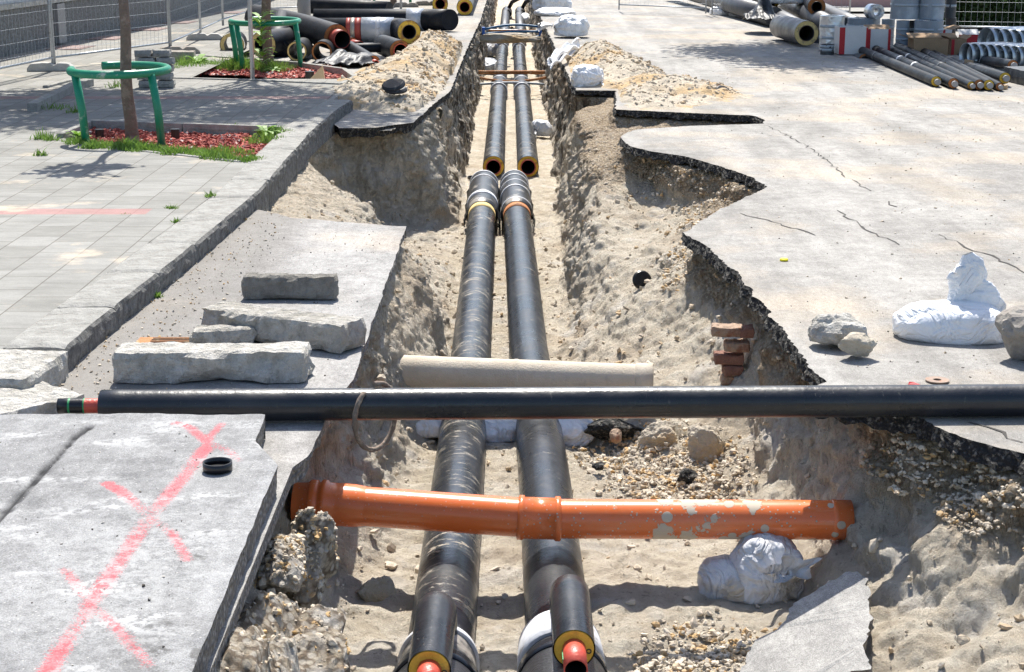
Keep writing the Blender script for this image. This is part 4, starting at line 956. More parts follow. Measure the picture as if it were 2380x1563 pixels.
# fallen asphalt plate, lower right
# pebbles set in the broken concrete
Pp = []
for ob in [o for o in bpy.data.objects if o.get('group') == 'concrete lumps under the near slab edge']:
    vs_ = [(v.co+ob.location) for v in ob.data.vertices if v.normal.z > -.1]
    for v in random.sample(vs_, min(len(vs_), 420)): Pp.append(tuple(v))
Vp, Qp = rocks_mesh(np.array(Pp), .004+.016*rng.random(len(Pp))**2, 77, 1); tag(fast_mesh('gravel', Vp, Qp, M['gravel'], smooth=False), 'pebbles set in the concrete lumps under the slab edge', 'stones', kind='stuff')
def plate():
    top = [(2000,1310,-.56),(2018,1370,-.60),(2016,1470,-.66),(2008,1600,-.74),(1690,1600,-.90),(1760,1520,-.90),(1830,1460,-.87),(1900,1400,-.79),(1955,1350,-.70),(1975,1320,-.62)]
    P = [W(*t) for t in top]; bm = bmesh.new(); pts = []
    for i in range(len(P)):
        a, b = P[i], P[(i+1) % len(P)]; k = max(1, int((b-a).length/.03))
        for j in range(k):
            q = a.lerp(b, j/k); pts.append(q+Vector((.03*float(fbm(np.array(q.x), np.array(q.y), np.array(0.), .12, 3, 5)), .03*float(fbm(np.array(q.x), np.array(q.y), np.array(0.), .12, 3, 6)), .0)))
    # best plane
    A_ = np.array([[p.x, p.y, 1] for p in pts]); zz = np.array([p.z for p in pts]); co = np.linalg.lstsq(A_, zz, rcond=None)[0]
    t_ = [bm.verts.new((p.x, p.y, co[0]*p.x+co[1]*p.y+co[2]+.025)) for p in pts]; f = bm.faces.new(t_); f.normal_update()
    if f.normal.z < 0: f.normal_flip()
    r = bmesh.ops.extrude_face_region(bm, geom=[f]); lowv = [v for v in r['geom'] if isinstance(v, bmesh.types.BMVert)]
    for v in lowv: v.co += Vector((random.uniform(-.012,.012), random.uniform(-.012,.012), .0))
    for v in t_: v.co.z -= .07
    bm.normal_update()
    for g in bm.faces: g.material_index = 0 if g.normal.z > .6 else 1
    bmesh.ops.triangulate(bm, faces=[g for g in bm.faces if len(g.verts) > 4])
    me = bpy.data.meshes.new('asphalt_plate'); bm.to_mesh(me); bm.free(); me.materials.append(M['oldroad2']); me.materials.append(M['cbreak']); ob = bpy.data.objects.new('asphalt_plate', me); COL.objects.link(ob)
    tag(ob, 'fallen grey asphalt plate lying on the slope at lower right', 'asphalt plate')
M['oldroad2'] = M['plate']
plate()
# bricks in the right wall
G = 'bricks showing in the right trench wall'; k = 0
BY = hit(1700,868).y-.06
for (px, py, w, m, lb) in ((1690,768,.20,'brick','top tan brick of the old masonry in the right trench wall'), (1712,803,.16,'brick','second tan brick, set back to the right, in the right trench wall'), (1693,832,.19,'brick_red','dark red brick in the middle of the wall masonry'), (1703,858,.13,'brick_red','short reddish brick under the dark red one'), (1697,880,.12,'brick','lowest brick just above the black crossing pipe'), (1735,770,.09,'brick_red','dark brick end beside the top tan brick')):
    p = WD(px, py, BY-.012*(880-py)/60-(.02 if k % 2 else 0))
    stone_block('brick', (p.x, p.y, p.z-.035), (w*1.05,.14,.068), math.radians(random.uniform(-9,3)), m, lb, 'brick', G, 40+k, .003, res=.017, rnd=.006); k += 1
# soil bridge + struts
boulder('soil_bridge', (-.02, 40, -.36), (.88,.24,.13), 'heap', 'earth-covered duct spanning the far trench below the blue strut', 'duct', 51, None, .25, 5)
def bar(name, pts, r, mat, label, cat, group=None, n=12, jit=0):
    rs = [r*(1+random.uniform(-jit, jit)) for _ in pts]; mb = MB(); mb.tube(pts, rs, n); return tag(mb.build(name, M[mat]), label, cat, group)
ZB = -.86; YB = 35.6
def across(y, z, xa, xb, sag=0, n=13, dz=0): return [(xa+(xb-xa)*t, y, z-sag*math.sin(math.pi*t)+dz*t) for t in [i/(n-1) for i in range(n)]]
bar('rusty_pipe', across(35.9, -.80, -.73, .74, .0, 24), .042, 'rust', 'thicker straight rusty pipe across the far trench', 'pipe', 'pipes crossing the far trench', jit=.12)
bar('rusty_pipe', across(35.4, -.86, -.76, .76, .09, 24), .026, 'rust', 'thin sagging rusty pipe just below the thick rusty one', 'pipe', 'pipes crossing the far trench', jit=.15)
bar('conduit', across(35.0, -.98, -.76, .74, -.04, 14), .026, 'grey_pvc', 'grey plastic conduit crossing the far trench nearest to the camera', 'conduit', 'pipes crossing the far trench')
bar('rusty_pipe', across(43.8, -.40, -.62, .62, .0, 14), .022, 'rust', 'thin rusty bar beyond the blue strut', 'pipe', 'pipes crossing the far trench', jit=.1)
bar('conduit', across(44.2, -.45, -.68, .25, .0, 8), .06, 'grey_pvc', 'dark conduit with red mark behind the blue strut', 'conduit')
bar('conduit', across(43.4, -.62, -.64, -.05, .0, 8), .085, 'white_tape', 'short white pipe stub sticking out of the left wall behind the blue strut', 'conduit')
bar('beam', across(61.5, -.30, -.72, .72, .0, 8), .05, 'foot', 'grey beam across the trench near the top of the picture', 'beam')
e = empty('trench_strut', (0, 41.5, -.35), 0, 'blue bowed trench strut spanning the far trench', 'strut')
for kk, (z0, bow) in enumerate(((.16,.08),(.05,.03),(-.05,-.11))):
    mb = MB(); mb.tube([(-.70+1.4*t, -.1*kk, z0+bow*math.sin(math.pi*t)-.04*(1-t)+.02*t) for t in [i/12 for i in range(13)]], .03, 8); mb.build('bar', M['bluebar'], e)
for sx in (-1, 1):
    mb = MB(); mb.box((sx*.71, -.1, .06+.03*sx), (.07,.2,.30)); mb.build('end_bracket', M['blue'], e)
# small caps and scraps
def cap(name, p, r, h, label, tilt=(0,0), rz=0, mat='cap_black', group=None, hollow=True, ribs=0):
    o = empty(name, p, rz, label, 'pipe cap', group); o.rotation_euler = (tilt[0], tilt[1], rz)
    mb = MB()
    if hollow: mb.ring((0,0,h), (0,0,1), r-.006, r, h, 40); mb.build('rim', M[mat], o); mb = MB(); mb.tube([(0,0,.004),(0,0,.010)], r-.004, 40); mb.build('disc', M[mat], o)
    else: mb.tube([(0,0,0),(0,0,h*.6),(0,0,h*.62),(0,0,h)], [r, r, r*.85, r*.85], 40); mb.build('rim', M[mat], o)
    return o
cap('pipe_plug', W(506,1092,.125), .062, .036, 'black open plastic cap lying on the sprayed near slab')
cap('pipe_plug', hit(1490,662)+Vector((.0,-.06,.05)), .085, .03, 'black disc cap leaning on the sandy slope right of the mains', (math.radians(62), math.radians(28)), 0, hollow=False)
cap('pipe_plug', W(1104,416,-1.24), .11, .035, 'flat black ring on the trench floor beside the left far pipe end', hollow=True)
cap('pipe_plug', W(920,208,.24)+Vector((0,0,-.02)), .15, .05, 'lower black rubber cap lying on the left sand heap', (math.radians(12),0), hollow=False, mat='dark_rubber')
cap('pipe_plug', W(915,200,.36), .15, .04, 'upper black rubber disc resting on another cap on the left heap', (math.radians(22), math.radians(-8)), hollow=False, mat='dark_rubber')
cap('pipe_plug', W(1680,214,.03), .11, .03, 'black cap at the foot of the right sand heap', (math.radians(38),math.radians(20)), hollow=False, mat='dark_rubber')
boulder('brick_fragment', W(1672,206,.05), (.05,.05,.07), 'brick_red', 'small reddish brick piece beside the black cap by the right heap', 'brick', 60, None, .2, 2)
mb = MB(); mb.ring((0,0,.008), (0,0,1), .022, .062, .008, 32); o = mb.build('washer', M['rusty_iron']); o.location = W(2175,884,.0)+Vector((0,-.03,.004)); tag(o, 'flat grey cutting disc lying on the road behind the black crossing pipe', 'disc')
mb = MB(); mb.add([(-.07,0,.004),(.06,-.01,.004),(.0,.05,.02),(-.05,.04,.03),(-.07,0,.001),(.06,-.01,.001),(.0,.05,.012),(-.05,.04,.02)], [(0,1,2,3),(7,6,5,4),(0,4,5,1),(1,5,6,2),(2,6,7,3),(3,7,4,0)], 0, False); o = mb.build('plastic_scrap', M['card_red']); o.location = W(2120,888)+Vector((0,-.055,0)); o.scale = (.5,.5,.4); tag(o, 'red plastic scrap on the road beside the flat cutting disc', 'scrap')
mb = MB(); mb.tube([(0,0,0),(0,0,.012),(0,0,.016)], [.03,.03,.026], 20); o = mb.build('plastic_stopper', M['yellow']); o.location = W(1822,607)+Vector((0,0,.002)); tag(o, 'bright yellow bottle cap alone on the right road', 'cap')
# drain grate by the kerb blocks
e = empty('drain_grate', W(390,797,.0), 0, 'rusty slotted drain grate half hidden behind the pale kerb block', 'drain')
mb = MB(); mb.box((0,0,.004), (.36,.2,.008)); mb.build('frame', M['rust'], e)
mb = MB()
for i in range(5): mb.box((.03,-.07+i*.035,.0095), (.26,.010,.004))
mb.build('slots', M['bore'], e)
# =============== SACKS ===============
def sack(name, loc, r, rz, label, group=None, seed=0, neck=None, mat='sack', flat=.35, tilt=(0,0), folds=.055, mesh=80):
    """filled woven bag: cushion body with pleats pulled to a tied neck"""
    root = empty(name, loc, rz, label, 'sandbag', group); root.rotation_euler = (tilt[0], tilt[1], rz)
    nu, nv = mesh, mesh//2; u = np.linspace(0, 2*np.pi, nu, endpoint=False); v = np.linspace(0, np.pi, nv)
    U_, V_ = np.meshgrid(u, v); sg = lambda a, p: np.sign(a)*np.abs(a)**p
    X = sg(np.sin(V_), .75)*sg(np.cos(U_), .85); Y = sg(np.sin(V_), .75)*sg(np.sin(U_), .85); Z = sg(np.cos(V_), .9)
    s = seed*5.3
    f = 1-np.abs(fbm(X+s, Y, Z, .75, 3, seed+3)); f2 = fbm(X+s, Y, Z, 1.3, 2, seed+9)
    cr = (1-np.abs(fbm(X*1.0+s, Y, Z*.6, .42, 2, seed+21)))**3; k = 1+folds*2.0*(f-.6)+.12*f2-folds*.9*(cr-.3)
    nd = neck[0] if neck else None
    if neck:
        n = Vector(neck[0]).normalized(); dn = X*n.x+Y*n.y+Z*n.z; ang = np.arctan2(Y*n.x-X*n.y+.3*Z, Z+.001)
        near = np.clip((dn-.25)/.7, 0, 1); k = k*(1-.25*near)+near*.05*np.sin(ang*11+seed)
    X, Y, Z = X*k*r[0], Y*k*r[1], Z*k*r[2]
    Z = np.where(Z < -r[2]*flat, -r[2]*flat+(Z+r[2]*flat)*.12, Z)+r[2]*flat
    V = np.stack([X, Y, Z], -1).reshape(-1, 3); i = np.arange(nv-1)[:, None]; j = np.arange(nu)[None, :]; j2 = (j+1) % nu
    Q = np.stack([i*nu+j, (i+1)*nu+j, (i+1)*nu+j2, i*nu+j2], -1).reshape(-1, 4)
    fast_mesh('bag_body', V, Q, M[mat], root)
    if neck:
        n = Vector(neck[0]).normalized(); L, w = neck[1], neck[2]; base = Vector((n.x*r[0]*.9, n.y*r[1]*.9, r[2]*flat+n.z*r[2]*.9))
        curve = Vector(neck[3]) if len(neck) > 3 else Vector((0,0,-.2)); a = n.cross(Vector((0,0,1)));
        if a.length < .1: a = Vector((1,0,0))
        a.normalize(); b = n.cross(a).normalized(); K = 16; nn = 40; P = []
        for q in range(K):
            t = q/(K-1); c = base+n*L*t+curve*t*t*L; ww = w*(.22+.95*t**.8)
            for m_ in range(nn):
                an = 2*math.pi*m_/nn; pl = 1+.28*math.sin(an*5+seed)*t+.12*math.sin(an*9+seed*2+t*2)*t
                P.append(tuple(c+(a*math.cos(an)*pl+b*math.sin(an)*.42*pl)*ww+n*(.05*L*math.sin(an*3+seed)*t)))
        mb = MB(); mb.add(P, [(q*nn+m_, q*nn+(m_+1) % nn, (q+1)*nn+(m_+1) % nn, (q+1)*nn+m_) for q in range(K-1) for m_ in range(nn)], 0, True); mb.build('bag_neck', M[mat], root)
        mb = MB(); mb.tube([base+(a*math.cos(t_)+b*math.sin(t_))*w*.26+n*L*.02 for t_ in [i_*.4 for i_ in range(16)]], .008, 6, closed=False); mb.build('tie', M['white_tape'], root)
    return root
sack('sandbag', W(1795,1395,-.95)+Vector((0,.12,-.01)), (.20,.17,.19), math.radians(20), 'greyish tied sandbag on the trench floor under the right end of the orange pipe', 'sandbags inside the trench', 3, ((.05,-.95,.32), .10, .12, (0,.5,.1)), 'sack_dirty', .55, (0,0), .06, 100)
sack('sandbag', W(1705,1392,-.95)+Vector((.0,.12,-.02)), (.16,.15,.12), math.radians(-20), 'small grey sandbag half behind the tied one under the orange pipe', 'sandbags inside the trench', 4, None, 'sack_dirty', .5)
c = W(2210,795); sack('sandbag', (c.x+.01, c.y+.13, 0), (.34,.19,.145), math.radians(-12), 'plump white sandbag on the right road with its tied neck raised high', None, 6, None, 'sack', .45, folds=.03, mesh=90)
def neck_flag():
    base = W(2212,712,.17)+Vector((.03,.1,0)); base = WD(2213, 712, c.y+.16)
    P = []; K = 22; nn = 44; cl = [(2212,715,0),(2226,690,.035),(2236,660,.06),(2250,636,.075),(2262,610,.06),(2250,592,.03)]
    root = bpy.data.objects['sandbag.002'] if 'sandbag.002' in bpy.data.objects else None
    # main upright flap and a hanging flap
    for nm, cl in (('bag_neck', [(2210,716,.018),(2222,695,.035),(2240,668,.07),(2252,640,.075),(2256,612,.058),(2250,590,.022)]), ('bag_neck', [(2212,708,.02),(2240,690,.055),(2268,695,.078),(2292,712,.075),(2310,728,.06),(2322,742,.03)])):
        P = []; pts = [WD(a, b, c.y+.17-.0*i) for i, (a, b, w) in enumerate(cl)]; ws = [w*1.35 for _, _, w in cl]
        for q in range(K):
            t = q/(K-1)*(len(pts)-1); i = min(int(t), len(pts)-2); f = t-i; p = pts[i].lerp(pts[i+1], f); w = ws[i]*(1-f)+ws[i+1]*f
            d = (pts[i+1]-pts[i]).normalized(); a = d.cross(Vector((0,1,0))).normalized()
            for m_ in range(nn):
                an = 2*math.pi*m_/nn; pl = 1+.16*math.sin(an*4+q*.25)+.10*math.sin(an*7-q*.4)
                P.append(tuple(p+(a*math.cos(an)*pl+Vector((0,1,0))*math.sin(an)*.5*pl)*w))
        mb = MB(); mb.add(P, [(q*nn+m_, q*nn+(m_+1) % nn, (q+1)*nn+(m_+1) % nn, (q+1)*nn+m_) for q in range(K-1) for m_ in range(nn)], 0, True)
        o = mb.build(nm, M['sack'], SACKR); o.matrix_parent_inverse = SACKR.matrix_basis.inverted()
SACKR = [o for o in bpy.data.objects if o.get('label', '').startswith('plump white')][0]
bpy.context.view_layer.update(); neck_flag()
G = 'sandbags inside the trench'
c0 = W(1000,985,-.98); sack('sandbag', (-.52, 10.72, -1.03), (.20,.15,.08), 0, 'white floor sandbag left of the left main, behind the crossing pipe', G, 11, None, 'sack', .5)
sack('sandbag', (-.06, 10.70, -1.05), (.20,.16,.09), .3, 'white sandbag wedged between the two mains behind the crossing pipe', G, 12, None, 'sack', .5)
sack('sandbag', (.37, 10.62, -1.05), (.20,.17,.11), -.3, 'white sandbag under the right flank of the right main behind the crossing pipe', G, 13, None, 'sack', .5)
p = W(1255,312,-1.2); sack('sandbag', (p.x+.02, p.y, -1.22), (.21,.2,.17), 0, 'white tied sandbag on the trench floor right of the far pipe', G, 14, ((-.5,-.75,-.1), .16, .10, (0,0,-.2)), 'sack', .5)
p = W(1133,163,-1.2); sack('sandbag', (p.x+.0, p.y, -1.23), (.26,.5,.2), .2, 'white sandbag on the floor against the left wall behind the rusty pipes', G, 15, None, 'sack', .5)
p = W(1140,118,-1.1); sack('sandbag', (p.x, p.y, -1.22), (.24,.4,.24), 0, 'grubby white sandbag left of the far T-branch near the soil bridge', G, 16, None, 'sack_dirty', .5)
p = W(1222,30,-1.1); sack('sandbag', (.50, 61, -1.2), (.2,.5,.22), 0, 'tiny white sandbag right of the farthest pipe pair', G, 18, None, 'sack', .5)
G = 'sandbags along the right trench rim'
p = W(1372,203,0); sack('sandbag', (p.x-.02, p.y+.17, 0), (.27,.21,.21), 0, 'white tied sandbag on the concrete edge nearest the camera', G, 21, ((.75,-.5,-.25), .2, .11, (0,0,-.25)), 'sack', .45, folds=.07, mesh=80)
def drape():
    """empty sack hanging over the rim"""
    n = 26; m = 34; V = []
    for i in range(n):
        s = i/(n-1)
        for j in range(m):
            t = j/(m-1)
            px = 1350-72*t-4*math.sin(s*9+t*3); py = 118+38*t**1.6+(s-.5)*(30-8*t)
            y = 29.7-2.6*t-.5*(s-.5)
            p = WD(px, py, y); zz = .10*math.sin(s*14+t*2)*.35+.03*math.sin(t*18+s*5); V.append((p.x, p.y, p.z+.06+zz))
    Q = grid_faces(n, m); o = fast_mesh('empty_sack', np.array(V), Q, M['sack']); md = o.modifiers.new('t', 'SOLIDIFY'); md.thickness = .02
    tag(o, 'crumpled empty white sack draped over the right trench rim', 'sack')
drape()
p = W(1322,90); sack('sandbag', (p.x+.02, p.y+.3, .05), (.42,.35,.30), 0, 'big white sandbag with sandy bottom behind the draped sack', G, 23, ((-.9,-.2,.2), .3, .16, (0,0,-.3)), 'sack', .5, folds=.07, mesh=80)
p = W(1283,36); sack('sandbag', (p.x+.1, p.y+.0, 0), (.50,.6,.14), 0, 'flat white sack farther along the right rim, in front of a crumpled one', G, 24, None, 'sack', .4, folds=.08)
p = W(1278,24); sack('sandbag', (p.x+.05, p.y+.3, 0), (.52,.5,.34), 0, 'crumpled white sandbag farthest along the right trench rim', G, 25, None, 'sack', .4, folds=.12)
G = 'sandbags by the right pipe store'
p = W(1683,35); sack('sandbag', (p.x, p.y+.2, 0), (.36,.5,.17), 0, 'small flat white sandbag, leftmost beside the right pipe store', G, 26, None, 'sack', .4)
p = W(1733,38); sack('sandbag', (p.x, p.y+.2, 0), (.40,.5,.19), 0, 'flat white sandbag next to the draped black pipe end', G, 27, None, 'sack', .4)
p = WD(1822,22,40); sack('sandbag', (p.x, 40, .50), (.62,.5,.36), 0, 'large white sack lying on top of the big grey pipes at right', G, 28, None, 'sack', .5, folds=.06, mesh=80)
# =============== FENCES ===============
def fence(a, b, label, h=2.0, group='site fence panels'):
    a = Vector(a); b = Vector(b); d = (b-a); L = d.length; e = empty('mesh_fence', (a.x, a.y, a.z), math.atan2(d.y, d.x), label, 'fence', group)
    for x in (.03, L-.03): mb = MB(); mb.tube([(x,0,.0),(x,0,h)], .021, 12); mb.build('post', M['galv'], e)
    for z in (.14, h-.04): mb = MB(); mb.tube([(.03,0,z),(L-.03,0,z)], .018, 10); mb.build('rail', M['galv'], e)
    mb = MB(); n = int(L/.125)
    for i in range(1, n): mb.tube([(L*i/n,.004,.14),(L*i/n,.004+.004*math.sin(i),h-.04)], .0022, 4, (False, False))
    for k in range(9): mb.tube([(.03,-.004,.25+k*.205),(L-.03,-.004,.25+k*.205)], .0022, 4, (False, False))
    mb.build('wire_mesh', M['galv'], e)
    return e
FP = [(-7.6,21.9),(-7.12,25.65),(-5.98,29.0),(-6.12,32.6),(-6.28,36.1),(-6.2,39.6),(-6.35,43.1),(-4.2,46.0)]
nm = ['at the left picture edge', 'behind the near tree guard', 'first beyond the bend, before the black pipe pile', 'second beyond the bend', 'third beyond the bend', 'fourth beyond the bend', 'crossing behind the pipe pile near the top']
for i in range(7):
    fence((*FP[i], ZP+.06 if i < 6 else .06), (*FP[i+1], ZP+.06), 'galvanised mesh fence panel '+nm[i])
def foot(loc, rz, label, mat='foot', s=1.0):
    prof = [(-.36,0),(-.36,.05),(-.30,.12),(-.12,.135),(.0,.13),(.05,.09),(.12,.13),(.26,.12),(.34,.06),(.36,0)]
    V = []; n = len(prof)
    for y in (-.12, -.10, .10, .12):
        k = .97 if abs(y) > .11 else 1.0
        for (x, z) in prof: V.append((x*k*s, y*s, z*k*s))
    Fc = [(r*n+i, r*n+i+1, (r+1)*n+i+1, (r+1)*n+i) for r in range(3) for i in range(n-1)]+[tuple(reversed(range(n))), tuple(3*n+i for i in range(n))]
    Fc += [(r*n+n-1, r*n, (r+1)*n, (r+1)*n+n-1) for r in range(3)]
    mb = MB(); mb.add(V, [f[::-1] for f in Fc], 0, False); o = mb.build('ballast_block', M[mat]); o.location = loc; o.rotation_euler = (0,0,rz); md = o.modifiers.new('b', 'BEVEL'); md.width = .012; md.segments = 2; return tag(o, label, 'fence foot', 'concrete fence feet')
foot((FP[1][0]-.02, FP[1][1]-.05, ZP), .12, 'pale concrete fence foot left of the near tree guard')
foot((FP[2][0]+.15, FP[2][1]-.0, ZP), .3, 'dark concrete fence foot at the bend of the fence', 'rock_dark')
foot((FP[3][0]+.1, FP[3][1]-.1, ZP), .2, 'grey concrete fence foot behind the second tree guard'); foot((FP[5][0]+.2, FP[5][1], ZP), .0, 'small concrete fence foot far along the left fence')
foot((FP[7][0]+.3, FP[7][1], 0), .0, 'concrete fence foot where the crossing panel ends behind the pile')
# building
e = empty('building', (-8.5, 28, ZP), 0, 'grey roughcast plinth wall with a pale ledge along the left pavement', 'building')
a = Vector((-9.55, 17)); b = Vector((-7.0, 52)); d = b-a; c = (a+b)/2; rz = math.atan2(d.y, d.x); o_ = Vector((-8.5,28,ZP))
nrm = Vector((-d.y, d.x)).normalized()
def wall_piece(nm, off, th, z0, z1, mat):
    cc = c+nrm*(off+th/2); mb = MB(); mb.box(Vector((cc.x, cc.y, (z0+z1)/2))-o_, (d.length, th, z1-z0), rz); return mb.build(nm, M[mat], e)
wall_piece('plinth', 0, .5, ZP-.1, ZP+.78, 'plinth'); wall_piece('ledge', -.06, .55, ZP+.783, ZP+.86, 'pale'); wall_piece('wall', .08, .42, ZP+.863, 7.0, 'facade')
mb = MB()
for t_ in (.36,.37): 
    pp = a+d*t_; 
pp = a+d*.405; mb.box(Vector((pp.x, pp.y, ZP+.40))-o_+Vector((nrm.x*-.03, nrm.y*-.03, 0)), (.42,.10,.72), rz); mb.build('vent_panel', M['pole_grey'], e)
for i, (px, py, lb) in enumerate(((165,112,'first from the near end, widest'), (250,90,'second, just left of the near tree trunk'), (348,69,'third, right of the near tree trunk'), (418,53,'fourth, small'), (538,30,'farthest, tiny'))):
    p = W(px, py, ZP); mb = MB(); mb.box((0,0,.004), (.95,.62,.012)); mb.box((0,0,.013), (.86,.53,.006)); o = mb.build('cellar_cover', M['cover_plate']); o.location = p; o.rotation_euler = (0,0,rz+.0); tag(o, 'rust-brown cellar cover plate along the plinth wall, '+lb, 'cover plate', 'cover plates along the wall')
# right fence & hedge
for i, (x0, y0, x1, y1, lb) in enumerate(((5.2,43.5,8.55,42.0,'beyond the grey rolls at right'), (8.75,36.0,12.3,35.0,'in front of the hedge at right'), (2.9,45.5,5.1,43.6,'behind the large grey pipes at right'))):
    fence((x0,y0,.05), (x1,y1,.05), 'galvanised mesh fence panel '+lb, group='right fence panels')
def leafmesh(name, P, size, mat, seed, parent=None, elong=1.7):
    r = np.random.default_rng(seed); n = len(P); a = r.standard_normal((n,3)); a /= np.linalg.norm(a, axis=1)[:, None]; b = np.cross(a, r.standard_normal((n,3))); b /= np.linalg.norm(b, axis=1)[:, None]
    s = size*(.6+.8*r.random(n))[:, None]; V = np.stack([P-a*s*elong/2, P+b*s*.5, P+a*s*elong/2, P-b*s*.5], 1).reshape(-1, 3); Q = np.arange(n*4).reshape(-1, 4)
    return fast_mesh(name, V, Q, M[mat], parent, smooth=False)
def hedge():
    e = empty('hedge', (12.5,38.5,0), 0, 'dark clipped box hedge behind the right fence', 'hedge'); r = np.random.default_rng(3)
    n = 26000; P = np.empty((n,3)); f = r.random(n); X = r.uniform(-2.75,3.5,n); Yq = r.uniform(-.9,.9,n); Z = r.uniform(.05,.72,n)
    k = f < .35; Z[k] = .70+.05*r.standard_normal(k.sum()); k = (f > .35) & (f < .8); Yq[k] = -.88+.05*r.standard_normal(k.sum()); k = f > .92; X[k] = -2.7+.05*r.standard_normal(k.sum())
    P = np.stack([X, Yq, Z+.04*np.sin(X*2.3)+.03*np.sin(X*5.1+1)], -1); leafmesh('foliage', P, .06, 'hedge', 4, e)
    mb = MB()
    for i in range(14): x = -2.5+i*.45; mb.tube([(x,-.3,0),(x+.1,-.2,.25),(x-.05,-.3,.55)], [.03,.02,.01], 6)
    mb.build('stem', M['bark'], e); mb = MB(); mb.box((.4,.1,.33), (5.9,1.3,.56)); mb.build('inner_twigs', M['hedge'], e)
hedge()
e_ = flat_poly('pavement', [(6.6,44.6),(30,43),(30,80),(6.6,80)], .06, M['paving2'] if 'paving2' in M else M['kerb'])
p_ = empty('planter_wall', (13,47,0), 0, 'pinkish low wall beyond the hedge at top right', 'wall'); mb = MB(); mb.box((0,0,.3), (9,.4,.6)); mb.build('wall_face', M['cover_plate2'] if 'cover_plate2' in M else M['steel_pink'], p_)
# =============== TREES, GUARDS ===============
def tree(loc, r, label, hgt, crown, seed, n=5200, lean=(0,0), leafs=.075, mat='leaf'):
    e = empty('street_tree', loc, 0, label, 'tree', None); R_ = random.Random(seed)
    mb = MB(); pts = []; rs = []; K = 14
    for i in range(K):
        t = i/(K-1); pts.append((lean[0]*t**1.5+.015*math.sin(i*1.3+seed), lean[1]*t**1.5+.015*math.cos(i*1.7), hgt*t)); rs.append(r*(1-.55*t)*(1.12 if i == 0 else 1))
    mb.tube(pts, rs, 20, (False, True)); top = Vector(pts[-1])
    cx, cy, cz, cr = crown; limbs = []
    for i in range(11):
        a = R_.uniform(0, 6.28); q = R_.uniform(.3, .95)*cr; s = Vector(pts[int(K*.7)+i % 4]); e1 = Vector((cx+math.cos(a)*q, cy+math.sin(a)*q, cz+R_.uniform(-.3,.6)*cr)); m1 = s.lerp(e1, .5)+Vector((0,0,.3))
        mb.tube([s, m1, e1], [r*.4, r*.25, r*.08], 8); limbs += [m1, e1, s.lerp(m1, .6)]
    mb.build('trunk', M['bark'], e)
    rr_ = np.random.default_rng(seed); C = []
    for i in range(26):
        p = rr_.standard_normal(3); p = p/np.linalg.norm(p)*cr*rr_.uniform(.35, 1.0)**.6; C.append(np.array([cx, cy, cz])+p*np.array([1,1,.75]))
    C = np.array(C); k = rr_.integers(0, len(C), n); P = C[k]+rr_.standard_normal((n,3))*cr*.17
    leafmesh('crown', P, leafs, mat, seed, e); return e
p1 = W(304,325,ZP); tree((p1.x, p1.y, ZP-.02), .068, 'slim street tree inside the near green guard, grey-brown trunk', 3.1, (0.0,.1,3.5,.42), 1, 500)
p2 = W(632,158,0); tree((-4.02, 27.2, .0), .085, 'darker street tree inside the second green guard', 5.6, (.4,-2.2,7.0,2.2), 2, 14000, (.3,-.5))
p3 = W(915,14,0); tree((p3.x, p3.y, 0), .09, 'far tree trunk at the top behind the black pipe pile', 5, (0,0,6,1.5), 3, 1500)
tree((11.2, 33.0, 0), .16, 'large tree outside the right edge that shades the pipe store', 5, (-4.8,1.4,6.4,3.0), 4, 22000, (-1.0,.4), .10)
tree((-8.9, 27.0, ZP), .14, 'leafy tree beside the building outside the left edge', 6, (2.3,-2.2,6.6,2.0), 5, 19000, (0,0), .09)
def guard(loc, label, R_=.52, h=.74, gap=150, rot=0.0, legs=(205,335,100)):
    e = empty('tree_guard', loc, 0, label, 'tree guard', 'green tubular tree guards'); mb = MB(); n = 40; pts = []
    a0 = math.radians(gap+16+rot); a1 = math.radians(gap+344+rot-26)
    for i in range(n): a = a0+(a1-a0)*i/(n-1); pts.append((R_*math.cos(a), R_*math.sin(a)*.92, h+.012*math.sin(a)))
    mb.tube(pts, .043, 20); mb.build('ring', M['green_paint'], e)
    for a in legs:
        a = math.radians(a); mb = MB(); x, y = R_*math.cos(a), R_*math.sin(a)*.92; mb.tube([(x,y,h-.01),(x+.05*1.0-.0,y,h*.5),(x+.075,y,-.03)], [.042,.042,.042], 18); mb.build('leg', M['green_paint'], e)
    return e
guard((W(304,322,ZP).x-.06, p1.y+.02, ZP-.03), 'green tubular guard around the near tree in the mulch bed', .50, .76, 165, 0, (218,-38))
guard((-4.03, 27.1, .02), 'green tubular guard around the second tree by the black pipe pile', .55, .78, 165, 0, (222,190,-20))
guard((p3.x-.1, p3.y, .0), 'green tubular guard at the far tree near the top of the picture', .55, .8, 165, 0, (200,-15))
pg = W(587,168,ZP); bar('sign_post', [(pg.x,pg.y,0),(pg.x-.02,pg.y,2.9)], .034, 'galv', 'thin galvanised post standing in the second mulch bed before the tree', 'post')
pl = W(708,66,0); e = empty('lamp_post', (pl.x, pl.y, 0), 0, 'thick grey lamp post behind the black pipe pile', 'lamp post'); mb = MB(); mb.tube([(0,0,0),(0,0,1.0),(0,0,1.02),(0,0,6)], [.15,.15,.13,.09], 28); mb.build('pole', M['pole_grey'], e)
mb = MB(); mb.tube([(0,0,5.9),(0,-.3,6.3),(0,-1.0,6.4)], .05, 12); mb.build('arm', M['pole_grey'], e)
mb = MB(); mb.box((0,-1.2,6.38), (.25,.6,.12)); mb.build('lamp_head', M['pole_grey'], e)
bar('sign_post', [(W(932,20).x,W(932,20).y,0),(W(932,20).x,W(932,20).y,2.5)], .035, 'galv', 'thin galvanised post at the far green guard', 'post')
